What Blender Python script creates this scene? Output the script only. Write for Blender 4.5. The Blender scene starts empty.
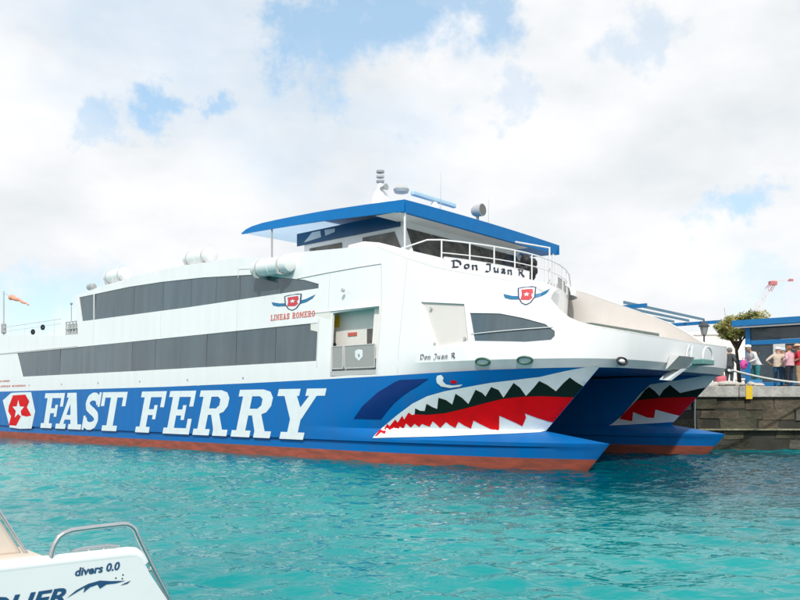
import bpy, bmesh, math, random
import numpy as np
from mathutils import Vector, Matrix
from mathutils.geometry import delaunay_2d_cdt
R = math.radians
random.seed(7)
SC = bpy.context.scene
COL = SC.collection

# ------------------------------------------------------------------ camera, sky, sun, exposure
cam = bpy.data.cameras.new('Camera'); cam.sensor_width = 36; cam.lens = 36*789/800
cam.shift_y = 103/800; cam.clip_start = .1; cam.clip_end = 8000
cam_o = bpy.data.objects.new('Camera', cam); COL.objects.link(cam_o)
cam_o.location = (0, 0, 2.0); cam_o.rotation_euler = (R(90), 0, 0)
SC.camera = cam_o
SUN_DIR = Vector((-.02, -.72, .69)).normalized()          # toward the sun
sun = bpy.data.lights.new('Sun', 'SUN'); sun.energy = 2.8; sun.angle = R(2.0); sun.color = (1, .95, .88)
sun_o = bpy.data.objects.new('Sun', sun); COL.objects.link(sun_o)
sun_o.rotation_euler = SUN_DIR.to_track_quat('Z', 'Y').to_euler(); sun_o.location = (0, -20, 40)
SC.view_settings.view_transform = 'Standard'; SC.view_settings.look = 'None'
SC.view_settings.exposure = 0.20; SC.view_settings.gamma = 1.0; SC.view_settings.use_curve_mapping = False
SC.render.resolution_x = 1024; SC.render.resolution_y = 768

def build_sky():
    w = bpy.data.worlds.new('World'); SC.world = w; w.use_nodes = True
    nt = w.node_tree; N = nt.nodes; K = nt.links; N.clear()
    def nd(t, **kw):
        n = N.new(t)
        for k, v in kw.items(): setattr(n, k, v)
        return n
    def mth(op, a, b=None, clamp=False):
        n = nd('ShaderNodeMath', operation=op, use_clamp=clamp)
        for i, x in enumerate((a, b)):
            if x is None: continue
            if isinstance(x, (int, float)): n.inputs[i].default_value = x
            else: K.new(x, n.inputs[i])
        return n.outputs[0]
    sky = nd('ShaderNodeTexSky', sky_type='NISHITA'); sky.sun_disc = False
    sky.sun_elevation = math.asin(SUN_DIR.z); sky.sun_rotation = math.atan2(SUN_DIR.x, SUN_DIR.y)
    sky.air_density = 1.0; sky.dust_density = .6; sky.ozone_density = 1.2
    tc = nd('ShaderNodeTexCoord')
    # gently warped direction so that cloud edges are ragged
    n1 = nd('ShaderNodeTexNoise'); n1.inputs['Scale'].default_value = 7; n1.inputs['Detail'].default_value = 9; n1.inputs['Roughness'].default_value = .62
    K.new(tc.outputs['Generated'], n1.inputs['Vector'])
    sub = nd('ShaderNodeVectorMath', operation='SUBTRACT'); K.new(n1.outputs['Color'], sub.inputs[0]); sub.inputs[1].default_value = (.5, .5, .5)
    sca = nd('ShaderNodeVectorMath', operation='SCALE'); K.new(sub.outputs[0], sca.inputs[0]); sca.inputs['Scale'].default_value = .31
    add = nd('ShaderNodeVectorMath', operation='ADD'); K.new(tc.outputs['Generated'], add.inputs[0]); K.new(sca.outputs[0], add.inputs[1])
    # large broken cover
    mp = nd('ShaderNodeMapping'); mp.inputs['Location'].default_value = (3.1, 1.7, .4); mp.inputs['Scale'].default_value = (1, 1, 1.9)
    K.new(tc.outputs['Generated'], mp.inputs['Vector'])
    n2 = nd('ShaderNodeTexNoise'); n2.inputs['Scale'].default_value = 2.6; n2.inputs['Detail'].default_value = 9; n2.inputs['Roughness'].default_value = .55
    K.new(mp.outputs[0], n2.inputs['Vector'])
    cover = mth('ADD', mth('MULTIPLY', n2.outputs['Fac'], 2.2), -.08)
    # openings in the cloud, as directions (east, north, up) with angular radius
    gaps = [((-.065, 1, .47), .080, 1.0), ((.005, 1, .475), .075, 1.0), ((.065, 1, .50), .06, .9), ((-.14, 1, .505), .05, .9), ((-.095, 1, .405), .04, .5),
            ((-.285, 1, .375), .034, .75), ((-.25, 1, .395), .028, .7), ((-.365, 1, .345), .026, .45), ((.15, 1, .41), .03, .35), ((.28, 1, .45), .04, .4),
            ((.43, 1, .262), .036, .8), ((.47, 1, .268), .03, .7), ((.385, 1, .25), .03, .45), ((-.46, 1, .138), .045, .55), ((-.40, 1, .135), .035, .4), ((-.52, 1, .15), .04, .5),
            ((.47, 1, .155), .03, .3), ((.66, 1, .62), .1, .8), ((-.8, 1, .5), .12, .8), ((.9, .4, .5), .2, .8), ((-.9, -.2, .4), .2, .8), ((.3, -.9, .6), .2, .8)]
    tot = None
    for d, rad, wgt in gaps:
        v = Vector(d).normalized()
        ds = nd('ShaderNodeVectorMath', operation='DISTANCE'); K.new(add.outputs[0], ds.inputs[0]); ds.inputs[1].default_value = v
        mr = nd('ShaderNodeMapRange', interpolation_type='SMOOTHSTEP'); K.new(ds.outputs['Value'], mr.inputs['Value'])
        mr.inputs['From Min'].default_value = rad*.45; mr.inputs['From Max'].default_value = rad*1.28
        mr.inputs['To Min'].default_value = wgt; mr.inputs['To Max'].default_value = 0
        tot = mr.outputs[0] if tot is None else mth('MAXIMUM', tot, mr.outputs[0])
    cl = mth('SUBTRACT', mth('MINIMUM', cover, 1.0), tot, clamp=True)
    sx = nd('ShaderNodeSeparateXYZ'); K.new(tc.outputs['Generated'], sx.inputs[0])      # pale haze closes the cover at the horizon
    hzn = nd('ShaderNodeMapRange', interpolation_type='SMOOTHSTEP'); K.new(sx.outputs['Z'], hzn.inputs['Value'])
    hzn.inputs['From Min'].default_value = -.02; hzn.inputs['From Max'].default_value = .06; hzn.inputs['To Min'].default_value = 1; hzn.inputs['To Max'].default_value = 0
    cl = mth('MAXIMUM', cl, hzn.outputs[0])
    # cloud brightness
    n3 = nd('ShaderNodeTexNoise'); n3.inputs['Scale'].default_value = 4.2; n3.inputs['Detail'].default_value = 10; n3.inputs['Roughness'].default_value = .55
    K.new(mp.outputs[0], n3.inputs['Vector'])
    ramp = nd('ShaderNodeValToRGB'); K.new(n3.outputs['Fac'], ramp.inputs[0])
    ramp.color_ramp.elements[0].position = .27; ramp.color_ramp.elements[0].color = (.68, .725, .76, 1)
    ramp.color_ramp.elements[1].position = .60; ramp.color_ramp.elements[1].color = (.90, .905, .915, 1)
    b1 = nd('ShaderNodeBackground'); b1.inputs['Strength'].default_value = .15
    hz = nd('ShaderNodeMix', data_type='RGBA'); hz.inputs['Factor'].default_value = .5; hz.inputs[7].default_value = (3.6, 5.2, 6.4, 1)
    K.new(sky.outputs[0], hz.inputs[6]); K.new(hz.outputs[2], b1.inputs['Color'])
    b2 = nd('ShaderNodeBackground'); K.new(ramp.outputs[0], b2.inputs['Color']); b2.inputs['Strength'].default_value = .98
    mx = nd('ShaderNodeMixShader'); K.new(cl, mx.inputs[0]); K.new(b1.outputs[0], mx.inputs[1]); K.new(b2.outputs[0], mx.inputs[2])
    out = nd('ShaderNodeOutputWorld'); K.new(mx.outputs[0], out.inputs[0])
build_sky()

# ------------------------------------------------------------------ helpers
MATS = {}
def mat(name, col, rough=.5, metal=0., spec=.5, var=0., vscale=3., bump=0., bscale=8., col2=None, coat=0., trans=0., stretch=None, frames=0.):
    """procedural material: base colour with a noise variation, optional fine relief"""
    if name in MATS: return MATS[name]
    m = bpy.data.materials.new(name); m.use_nodes = True; nt = m.node_tree; N = nt.nodes; K = nt.links
    p = N['Principled BSDF']; p.inputs['Base Color'].default_value = (*col, 1)
    p.inputs['Roughness'].default_value = rough; p.inputs['Metallic'].default_value = metal; p.inputs['Specular IOR Level'].default_value = spec
    p.inputs['Coat Weight'].default_value = coat; p.inputs['Coat Roughness'].default_value = .05
    tc = N.new('ShaderNodeTexCoord'); vec = tc.outputs['Object']
    if stretch:
        mp = N.new('ShaderNodeMapping'); mp.inputs['Scale'].default_value = stretch; K.new(vec, mp.inputs['Vector']); vec = mp.outputs[0]
    if var > 0 or col2:
        n = N.new('ShaderNodeTexNoise'); n.inputs['Scale'].default_value = vscale; n.inputs['Detail'].default_value = 7; n.inputs['Roughness'].default_value = .6
        K.new(vec, n.inputs['Vector'])
        r = N.new('ShaderNodeValToRGB'); K.new(n.outputs['Fac'], r.inputs[0])
        c2 = col2 or tuple(c*(1-var) for c in col)
        r.color_ramp.elements[0].position = .32; r.color_ramp.elements[0].color = (*c2, 1)
        r.color_ramp.elements[1].position = .66; r.color_ramp.elements[1].color = (*col, 1)
        K.new(r.outputs[0], p.inputs['Base Color'])
        rr = N.new('ShaderNodeMapRange'); K.new(n.outputs['Fac'], rr.inputs[0]); rr.inputs[3].default_value = rough*1.25; rr.inputs[4].default_value = rough*.85
        K.new(rr.outputs[0], p.inputs['Roughness'])
    if bump > 0:
        n = N.new('ShaderNodeTexNoise'); n.inputs['Scale'].default_value = bscale; n.inputs['Detail'].default_value = 5; K.new(vec, n.inputs['Vector'])
        b = N.new('ShaderNodeBump'); b.inputs['Strength'].default_value = bump; b.inputs['Distance'].default_value = .1
        K.new(n.outputs['Fac'], b.inputs['Height']); K.new(b.outputs[0], p.inputs['Normal'])
        if frames:                                            # plating drawn slightly hollow between the frames
            wv = N.new('ShaderNodeTexWave'); wv.inputs['Scale'].default_value = .5/frames; wv.inputs['Distortion'].default_value = .6; wv.inputs['Detail'].default_value = 1; K.new(tc.outputs['Object'], wv.inputs['Vector'])
            b2 = N.new('ShaderNodeBump'); b2.inputs['Strength'].default_value = .09; b2.inputs['Distance'].default_value = .06
            K.new(wv.outputs['Fac'], b2.inputs['Height']); K.new(b.outputs[0], b2.inputs['Normal']); K.new(b2.outputs[0], p.inputs['Normal'])
    if trans > 0:
        t = N.new('ShaderNodeBsdfTranslucent'); t.inputs[0].default_value = (*col, 1)
        mx = N.new('ShaderNodeMixShader'); mx.inputs[0].default_value = trans
        K.new(p.outputs[0], mx.inputs[1]); K.new(t.outputs[0], mx.inputs[2]); K.new(mx.outputs[0], N['Material Output'].inputs[0])
    MATS[name] = m; return m

def link(o, parent=None):
    COL.objects.link(o)
    if parent is not None: o.parent = parent
    return o
def tag(o, label=None, cat=None, group=None, kind=None):
    if label: o['label'] = label
    if cat: o['category'] = cat
    if group: o['group'] = group
    if kind: o['kind'] = kind
    return o
def empty(name, loc=(0, 0, 0), rz=0., label=None, cat=None, group=None):
    o = bpy.data.objects.new(name, None); o.empty_display_size = .2; COL.objects.link(o)
    o.location = loc; o.rotation_euler = (0, 0, rz)
    return tag(o, label, cat, group)
def copy_tree(o, parent=None):
    c = o.copy(); COL.objects.link(c); c.parent = parent
    for ch in list(o.children): copy_tree(ch, c)
    return c

class MB:
    """collects shapes; build() links them as one mesh object"""
    def __init__(s): s.v = []; s.f = []; s.m = []
    def add(s, vs, fs, mi=0):
        o = len(s.v); s.v += [tuple(p) for p in vs]; s.f += [tuple(i+o for i in f) for f in fs]; s.m += [mi]*len(fs); return s
    def box(s, x0, x1, y0, y1, z0, z1, mi=0):
        return s.hexa([(x0,y0),(x1,y0),(x1,y1),(x0,y1)], z0, z1, mi)
    def hexa(s, pl, z0, z1, mi=0):
        n = len(pl)
        return s.add([(x,y,z0) for x,y in pl]+[(x,y,z1) for x,y in pl], [tuple(range(n))[::-1], tuple(range(n,2*n))]+[(i,(i+1)%n,(i+1)%n+n,i+n) for i in range(n)], mi)
    def beam(s, a, b, w, h, mi=0, up=(0,0,1)):
        a = Vector(a); b = Vector(b); d = (b-a).normalized(); u = Vector(up)
        if abs(d.dot(u)) > .98: u = Vector((0,1,0))
        x = d.cross(u).normalized()*w/2; y = x.cross(d).normalized()*h/2
        c = [a-x-y,a+x-y,a+x+y,a-x+y,b-x-y,b+x-y,b+x+y,b-x+y]
        return s.add(c, [(3,2,1,0),(4,5,6,7),(0,1,5,4),(1,2,6,5),(2,3,7,6),(3,0,4,7)], mi)
    def tube(s, path, r, n=8, mi=0, closed=False, cap=True):
        P = [Vector(p) for p in path]; k = len(P); rs = r if isinstance(r, (list, tuple)) else [r]*k
        vs = []; prev = None
        for i, p in enumerate(P):
            if closed: d = P[(i+1)%k]-P[i-1]
            else: d = P[min(i+1,k-1)]-P[max(i-1,0)]
            d.normalize()
            if prev is None:
                u = Vector((0,0,1)) if abs(d.z) < .9 else Vector((1,0,0)); x = d.cross(u).normalized()
            else: x = (prev-d*prev.dot(d)).normalized()
            prev = x; y = d.cross(x)
            for j in range(n):
                a = 2*math.pi*j/n; vs.append(p+(x*math.cos(a)+y*math.sin(a))*rs[i])
        fs = []
        for i in range(k if closed else k-1):
            i2 = (i+1)%k
            for j in range(n): fs.append((i*n+j, i*n+(j+1)%n, i2*n+(j+1)%n, i2*n+j))
        if cap and not closed: fs += [tuple(range(n))[::-1], tuple((k-1)*n+j for j in range(n))]
        return s.add(vs, fs, mi)
    def lathe(s, prof, c=(0,0,0), n=16, mi=0, axis='z'):
        vs = []; fs = []
        for r, h in prof:
            for j in range(n):
                a = 2*math.pi*j/n; x, y = r*math.cos(a), r*math.sin(a)
                q = (x,y,h) if axis == 'z' else ((h,x,y) if axis == 'x' else (x,h,y))
                vs.append((c[0]+q[0], c[1]+q[1], c[2]+q[2]))
        k = len(prof)
        for i in range(k-1):
            for j in range(n): fs.append((i*n+j, i*n+(j+1)%n, (i+1)*n+(j+1)%n, (i+1)*n+j))
        fs += [tuple(range(n))[::-1], tuple((k-1)*n+j for j in range(n))]
        return s.add(vs, fs, mi)
    def ball(s, c, r, n=10, mi=0):
        rx, ry, rz = r if isinstance(r, (list, tuple)) else (r, r, r)
        vs = []; fs = []; h = n//2
        for i in range(h+1):
            ph = math.pi*i/h
            for j in range(n):
                a = 2*math.pi*j/n
                vs.append((c[0]+rx*max(math.sin(ph),.02)*math.cos(a), c[1]+ry*max(math.sin(ph),.02)*math.sin(a), c[2]+rz*math.cos(ph)))
        for i in range(h):
            for j in range(n): fs.append((i*n+j, (i+1)*n+j, (i+1)*n+(j+1)%n, i*n+(j+1)%n))
        return s.add(vs, fs, mi)
    def grid(s, rows, mi=0):
        n = len(rows[0]); vs = [p for r in rows for p in r]
        fs = [(i*n+j, i*n+j+1, (i+1)*n+j+1, (i+1)*n+j) for i in range(len(rows)-1) for j in range(n-1)]
        return s.add(vs, fs, mi)
    def build(s, name, mats, parent=None, xf=None, smooth=None, bevel=0., loc=None, merge=False):
        me = bpy.data.meshes.new(name)
        vs = [xf(*p) for p in s.v] if xf else s.v
        me.from_pydata(vs, [], s.f)
        for m in (mats if isinstance(mats, (list, tuple)) else [mats]): me.materials.append(m)
        me.polygons.foreach_set('material_index', s.m)
        bm = bmesh.new(); bm.from_mesh(me)
        if merge: bmesh.ops.remove_doubles(bm, verts=bm.verts, dist=1e-4)
        bmesh.ops.recalc_face_normals(bm, faces=bm.faces); bm.to_mesh(me); bm.free()
        if smooth is not None:
            me.polygons.foreach_set('use_smooth', [True]*len(me.polygons)); me.set_sharp_from_angle(angle=R(smooth))
        me.update()
        o = link(bpy.data.objects.new(name, me), parent)
        if loc: o.location = loc
        if bevel:
            b = o.modifiers.new('Bevel', 'BEVEL'); b.width = bevel; b.segments = 2; b.limit_method = 'ANGLE'; b.angle_limit = R(40)
        return o

def inside(p, poly):
    x, y = p; c = False; n = len(poly); j = n-1
    for i in range(n):
        xi, yi = poly[i]; xj, yj = poly[j]
        if (yi > y) != (yj > y) and x < (xj-xi)*(y-yi)/(yj-yi)+xi: c = not c
        j = i
    return c
def fill(pos, neg=(), grid=0., box=None, subdiv=0.):
    """triangulate the union of pos polygons less the neg polygons, optionally with grid points inside"""
    vs = []; es = []
    for poly in list(pos)+list(neg):
        pl = []
        for i, p in enumerate(poly):
            pl.append(p)
            if subdiv:
                q = poly[(i+1) % len(poly)]; L = math.dist(p, q); k = int(L/subdiv)
                pl += [(p[0]+(q[0]-p[0])*j/(k+1), p[1]+(q[1]-p[1])*j/(k+1)) for j in range(1, k+1)]
        o = len(vs); vs += [Vector(p[:2]) for p in pl]; es += [(o+i, o+(i+1) % len(pl)) for i in range(len(pl))]
    if grid:
        xs = [v.x for v in vs]; ys = [v.y for v in vs]
        x0, x1, y0, y1 = box or (min(xs), max(xs), min(ys), max(ys))
        x = x0+grid/2
        while x < x1:
            y = y0+grid/2
            while y < y1:
                if any(inside((x, y), p) for p in pos): vs.append(Vector((x, y)))
                y += grid
            x += grid
    v2, _, f2, *_r = delaunay_2d_cdt(vs, es, [], 0, 1e-5)
    keep = []
    for f in f2:
        c = [sum(v2[i][k] for i in f)/len(f) for k in (0, 1)]
        if any(inside(c, p) for p in pos) and not any(inside(c, p) for p in neg): keep.append(tuple(f))
    return [tuple(v) for v in v2], keep
def decal(name, pos, neg, fmap, m, parent, grid=0., subdiv=0., smooth=None):
    v, f = fill(pos, neg, grid, subdiv=subdiv)
    return MB().add([fmap(x, y) for x, y in v], f).build(name, m, parent, smooth=smooth)
def ring_poly(cx, cy, rx, ry, n=20, a0=0.):
    return [(cx+rx*math.cos(a0+2*math.pi*i/n), cy+ry*math.sin(a0+2*math.pi*i/n)) for i in range(n)]
def stroke(path, w):
    out = []
    for (x0, y0), (x1, y1) in zip(path, path[1:]):
        L = math.hypot(x1-x0, y1-y0) or 1; nx, ny = -(y1-y0)/L*w/2, (x1-x0)/L*w/2
        out.append([(x0+nx, y0+ny), (x1+nx, y1+ny), (x1-nx, y1-ny), (x0-nx, y0-ny)])
    for x, y in path[1:-1]: out.append(ring_poly(x, y, w/2, w/2, 10, .1))
    return out
def nib(path, w):           # broad pen held at an angle
    n = (w*.5*math.cos(R(42)), w*.5*math.sin(R(42))); out = []
    for (x0, y0), (x1, y1) in zip(path, path[1:]):
        out.append([(x0+n[0], y0+n[1]), (x1+n[0], y1+n[1]), (x1-n[0], y1-n[1]), (x0-n[0], y0-n[1])])
        out.append([(x0+n[0], y0+n[1]), (x0-n[1]*.25, y0+n[0]*.25), (x0-n[0], y0-n[1]), (x0+n[1]*.25, y0-n[0]*.25)])
    return out
def rc(x0, y0, x1, y1): return [(x0,y0),(x1,y0),(x1,y1),(x0,y1)]
GLYPH = {   # slab capitals on a unit height: (width, filled pieces, holes)
 'F': (.95, [rc(.14,0,.38,1), rc(0,0,.53,.14), rc(0,.86,.92,1), rc(.78,.62,.92,1), rc(.3,.43,.68,.57), rc(.56,.33,.68,.67)], []),
 'E': (.97, [rc(.14,0,.38,1), rc(0,0,.95,.14), rc(0,.86,.92,1), rc(.78,.64,.92,1), rc(.3,.43,.68,.57), rc(.56,.33,.68,.67), rc(.81,0,.95,.36)], []),
 'T': (.92, [rc(.34,0,.58,1), rc(.18,0,.74,.14), rc(0,.86,.92,1), rc(0,.64,.13,1), rc(.79,.64,.92,1)], []),
 'R': (1.02, [rc(.12,0,.36,1), rc(0,0,.5,.14), rc(0,.86,.6,1), [(.3,1),(.62,1),(.8,.95),(.89,.83),(.89,.66),(.8,.53),(.62,.46),(.3,.46)], [(.44,.5),(.68,.5),(.88,.1),(.64,.05)], rc(.6,0,1.02,.14)], [[(.36,.86),(.56,.86),(.64,.8),(.64,.67),(.56,.6),(.36,.6)]]),
 'A': (1.0, [[(.12,.05),(.27,.05),(.53,.95),(.39,1)], [(.6,.05),(.87,.05),(.63,1),(.39,1)], rc(.27,.26,.7,.39), rc(0,0,.4,.14), rc(.5,0,1,.14), rc(.28,.87,.63,1)], []),
 'S': (.92, stroke([(.76,.7),(.7,.83),(.55,.89),(.38,.89),(.22,.83),(.16,.72),(.22,.61),(.38,.54),(.58,.47),(.74,.39),(.79,.27),(.72,.16),(.55,.11),(.36,.11),(.2,.17),(.14,.3)], .21)+[rc(.74,.62,.86,1), rc(.05,0,.17,.38)], []),
 'Y': (1.06, [[(.12,.95),(.4,.95),(.66,.5),(.42,.38)], [(.78,.95),(.93,.95),(.66,.4),(.5,.5)], rc(.41,0,.65,.5), rc(.26,0,.8,.14), rc(0,.86,.5,1), rc(.64,.86,1.06,1)], []),
 'L': (.94, [rc(.12,0,.36,1), rc(0,.86,.5,1), rc(0,0,.92,.14), rc(.78,0,.92,.4)], []),
 'I': (.54, [rc(.14,0,.38,1), rc(0,.86,.52,1), rc(0,0,.52,.14)], []),
 'N': (1.04, [rc(.12,0,.28,1), rc(.76,0,.92,1), [(.1,1),(.36,1),(.92,0),(.68,0)], rc(0,0,.4,.14), rc(.62,.86,1.04,1), rc(0,.86,.3,1)], []),
 'O': (.96, [ring_poly(.47,.5,.47,.5,24)], [ring_poly(.47,.5,.22,.36,20)]),
 'M': (1.24, [rc(.1,0,.28,1), rc(.92,0,1.14,1), [(.1,1),(.36,1),(.7,.3),(.54,.1)], [(1.14,1),(.9,1),(.54,.1),(.7,.3)], rc(0,0,.4,.14), rc(.8,0,1.24,.14), rc(0,.86,.3,1), rc(.94,.86,1.24,1)], []),
}
GOTH = {
 'D': (.72, [[(.12,.95),(.12,.1)], [(-.02,.88),(.3,1),(.55,.85),(.62,.45),(.45,.12),(.02,.04)]]),
 'o': (.52, [[(.1,.5),(.1,.12),(.25,.03)], [(.1,.5),(.28,.6),(.4,.5),(.4,.15),(.25,.03)]]),
 'n': (.56, [[(.05,.56),(.1,.5),(.1,.05),(.16,0)], [(.1,.45),(.3,.6),(.39,.5),(.39,.05),(.46,0)]]),
 'J': (.56, [[(.05,.95),(.42,.97)], [(.36,1),(.36,.1),(.2,-.1),(-.02,-.04)]]),
 'u': (.56, [[(.05,.6),(.1,.5),(.1,.12),(.22,.02),(.38,.12)], [(.39,.6),(.39,.08),(.46,0)]]),
 'a': (.54, [[(.08,.52),(.25,.6),(.36,.5),(.36,.08),(.44,0)], [(.36,.32),(.15,.3),(.08,.15),(.2,.02),(.36,.12)]]),
 'R': (.75, [[(.12,.95),(.12,.05)], [(-.02,.9),(.3,1),(.5,.85),(.45,.6),(.15,.5)], [(.3,.5),(.52,.1),(.68,0)]]),
 ' ': (.4, []),
}
STAR = [(math.sin(math.pi*i/5)*(1 if i % 2 == 0 else .42), math.cos(math.pi*i/5)*(1 if i % 2 == 0 else .42)) for i in range(10)]
def glyph_at(ch, x0, y0, w, h, shear=0.):
    gw, P, Nn = GLYPH[ch]; f = lambda pl: [(x0+x*w/gw+y*h*shear, y0+y*h) for x, y in pl]
    return [f(p) for p in P], [f(p) for p in Nn]
def slab_text(txt, W, H):
    """pieces of a word set in slab capitals filling W x H from (0,0)"""
    tot = sum((GLYPH[c][0] if c != ' ' else .6)+.12 for c in txt); k = W/tot; x = 0; out = []
    for c in txt:
        if c == ' ': x += .72*k; continue
        out.append(glyph_at(c, x, 0, GLYPH[c][0]*k, H)); x += (GLYPH[c][0]+.12)*k
    return out
def gothic_text(txt, W, H, pen=.15):
    tot = sum(GOTH[c][0]+.08 for c in txt); k = W/tot; x = 0; out = []
    for c in txt:
        P = []
        for st in GOTH[c][1]: P += nib([(x+a*k, b*H) for a, b in st], pen)
        if P: out.append(P)
        x += (GOTH[c][0]+.08)*k
    return out
def font_mesh(txt, size, shear=0., bold=0.):
    cu = bpy.data.curves.new('lettering', 'FONT'); cu.body = txt; cu.size = size; cu.shear = shear; cu.offset = bold; cu.resolution_u = 3
    o = bpy.data.objects.new('lettering', cu); COL.objects.link(o)
    dg = bpy.context.evaluated_depsgraph_get(); me = bpy.data.meshes.new_from_object(o.evaluated_get(dg))
    v = [tuple(x.co) for x in me.vertices]; f = [tuple(p.vertices) for p in me.polygons]
    bpy.data.objects.remove(o); bpy.data.curves.remove(cu); bpy.data.meshes.remove(me)
    return v, f

# ------------------------------------------------------------------ ship lines, in metres: s aft from the bow, t across from the near side, z up
def interp(x, xs, ys):
    if x <= xs[0]: return ys[0]
    for i in range(1, len(xs)):
        if x <= xs[i]:
            f = (x-xs[i-1])/(xs[i]-xs[i-1]); return ys[i-1]+f*(ys[i]-ys[i-1])
    return ys[-1]
TC = 1.78; BEAM = 13.7
def stem(z):            # where the stem stands at height z (s runs aft from the bow)
    return interp(z, [-1, 0, .82, 1.14, 3.08, 3.6], [.9, 0, -.69, 1.42, -.40, -.9])
def half_breadth(s, z):
    d = s-stem(z)
    if d <= 0: return 0.
    L = interp(z, [-1, 1.14, 3.08], [9, 8.5, 4.2]); x = min(d/L, 1.)
    return TC*(1-(1-x)**2)**.8*(.95 if z < .7 else 1.)
def blue_top(s):
    return interp(s, [-1, 2.6, 5.8, 9, 17, 37], [3.05, 2.99, 2.91, 2.85, 2.72, 2.66])
# plan of the topsides: path coordinate q equals s along the side and runs on round the bow to the centreline
_P = [(5.5,0),(4.5,0),(3.4,.02),(2.5,.08),(1.7,.22),(1.0,.45),(.4,.78),(-.1,1.18),(-.5,1.7),(-.78,2.4),(-.92,3.3),(-1.0,4.6),(-1.02,6.85),(-1.0,9.1)]
def _plan():
    out = []
    for i in range(1, len(_P)-2):
        p0, p1, p2, p3 = _P[i-1:i+3]
        for k in range(12):
            f = k/12; f2 = f*f; f3 = f2*f
            out.append(tuple(.5*((2*p1[j])+(-p0[j]+p2[j])*f+(2*p0[j]-5*p1[j]+4*p2[j]-p3[j])*f2+(-p0[j]+3*p1[j]-3*p2[j]+p3[j])*f3) for j in (0, 1)))
    out.append((-1.02, 6.85))
    q = 4.5; qs = [q]
    for i in range(1, len(out)):
        q -= ((out[i][0]-out[i-1][0])**2+(out[i][1]-out[i-1][1])**2)**.5; qs.append(q)
    return qs[::-1], [o[0] for o in out[::-1]], [o[1] for o in out[::-1]]
_Q, _S, _T = _plan()
QMIN = _Q[0]
def plan(q):
    if q >= 4.5: return q, 0., 0., 1.
    s = interp(q, _Q, _S); t = interp(q, _Q, _T)
    s2 = interp(q-.05, _Q, _S) if q-.05 > QMIN else s; t2 = interp(q-.05, _Q, _T) if q-.05 > QMIN else t+.05
    ds, dt = s2-s, t2-t; L = (ds*ds+dt*dt)**.5 or 1
    return s, t, dt/L, -ds/L      # inward normal (toward +t on the side, toward +s at the front)
def topside(q, z, off=0.):        # outer face of the topsides; off > 0 is outboard
    s, t, ns, nt = plan(q)
    d = -off
    if z > 3.35: d += interp(q, [-2.2, -.5, .8, 3, 8, 12], [0, .10, .27, .24, .08, .04])*(z-3.35)
    else: d += interp(q, [2, 5, 6], [.22, .08, 0])*(3.35-z)/.3
    return s+ns*d, t+nt*d, z

MOUTH = [(7.007, 0.858), (6.739, 1.179), (6.037, 1.605), (5.362, 1.976), (4.745, 2.215), (4.074, 2.367), (3.364, 2.477), (2.539, 2.604), (1.784, 2.685), (1.087, 2.766), (0.413, 2.926), (-0.134, 3.044), (-0.386, 3.089), (-0.088, 2.783), (0.271, 2.494), (0.635, 2.149), (1.031, 1.714), (1.32, 1.331), (1.423, 1.159), (1.518, 1.116), (2.152, 1.073), (2.854, 1.034), (4.427, 0.944), (6.29, 0.861), (7.0, 0.825)]
TONGUE = [(6.872, 0.994), (6.817, 1.135), (6.681, 1.113), (6.506, 1.309), (6.43, 1.226), (6.153, 1.455), (6.078, 1.357), (5.848, 1.582), (5.799, 1.459), (5.577, 1.691), (5.459, 1.61), (5.359, 1.635), (4.909, 1.615), (4.277, 1.675), (3.573, 1.821), (2.89, 1.992), (2.328, 2.122), (1.814, 2.181), (1.271, 2.202), (0.63, 2.164), (1.02, 1.752), (1.282, 1.408), (1.517, 1.545), (1.819, 1.688), (1.817, 1.558), (1.99, 1.287), (2.174, 1.402), (2.427, 1.539), (2.566, 1.608), (2.702, 1.124), (2.963, 1.198), (3.233, 1.352), (3.397, 1.453), (3.55, 1.19), (3.728, 1.283), (3.895, 1.408), (4.057, 1.206), (4.212, 1.3), (4.315, 1.395), (4.57, 1.198), (4.679, 1.334), (4.77, 1.414), (4.924, 1.234), (5.09, 1.288), (5.17, 1.328), (5.307, 1.219), (5.443, 1.324), (5.619, 1.198), (5.769, 1.336), (5.909, 1.152), (6.035, 1.233), (6.111, 1.108), (6.283, 1.204), (6.345, 1.063), (6.546, 1.14), (6.549, 0.977), (6.737, 1.03), (6.838, 0.913), (6.942, 0.885)]
GUM = [(5.359, 1.635), (5.289, 1.83), (5.123, 1.75), (4.963, 1.743), (4.832, 1.976), (4.656, 1.873), (4.499, 1.809), (4.351, 2.166), (4.112, 2.094), (3.94, 1.953), (3.73, 2.287), (3.548, 2.155), (3.408, 1.969), (3.045, 2.406), (2.867, 2.306), (2.803, 2.199), (2.54, 2.484), (2.352, 2.393), (2.283, 2.159), (1.851, 2.597), (1.721, 2.463), (1.634, 2.21), (1.359, 2.447), (1.141, 2.65), (0.973, 2.532), (0.814, 2.349), (0.556, 2.589), (0.358, 2.747), (0.277, 2.639), (0.26, 2.494), (0.464, 2.326), (0.63, 2.164), (1.271, 2.202), (1.814, 2.181), (2.328, 2.122), (2.89, 1.992), (3.573, 1.821), (4.277, 1.675), (4.909, 1.615)]
EYE = [(4.298, 2.759), (4.244, 2.852), (4.094, 2.872), (4.017, 2.793), (4.065, 2.678), (3.971, 2.576), (3.763, 2.542), (3.405, 2.569), (3.522, 2.501), (3.871, 2.466), (4.168, 2.516), (4.293, 2.627)]
PUPIL = [(3.692, 2.649)]
GILL = [(7.928, 1.459), (7.487, 1.89), (6.791, 2.35), (6.013, 2.687), (5.798, 2.749), (4.595, 2.765), (4.852, 2.651), (5.597, 2.3), (6.11, 1.975), (6.47, 1.685), (6.73, 1.457)]
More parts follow.
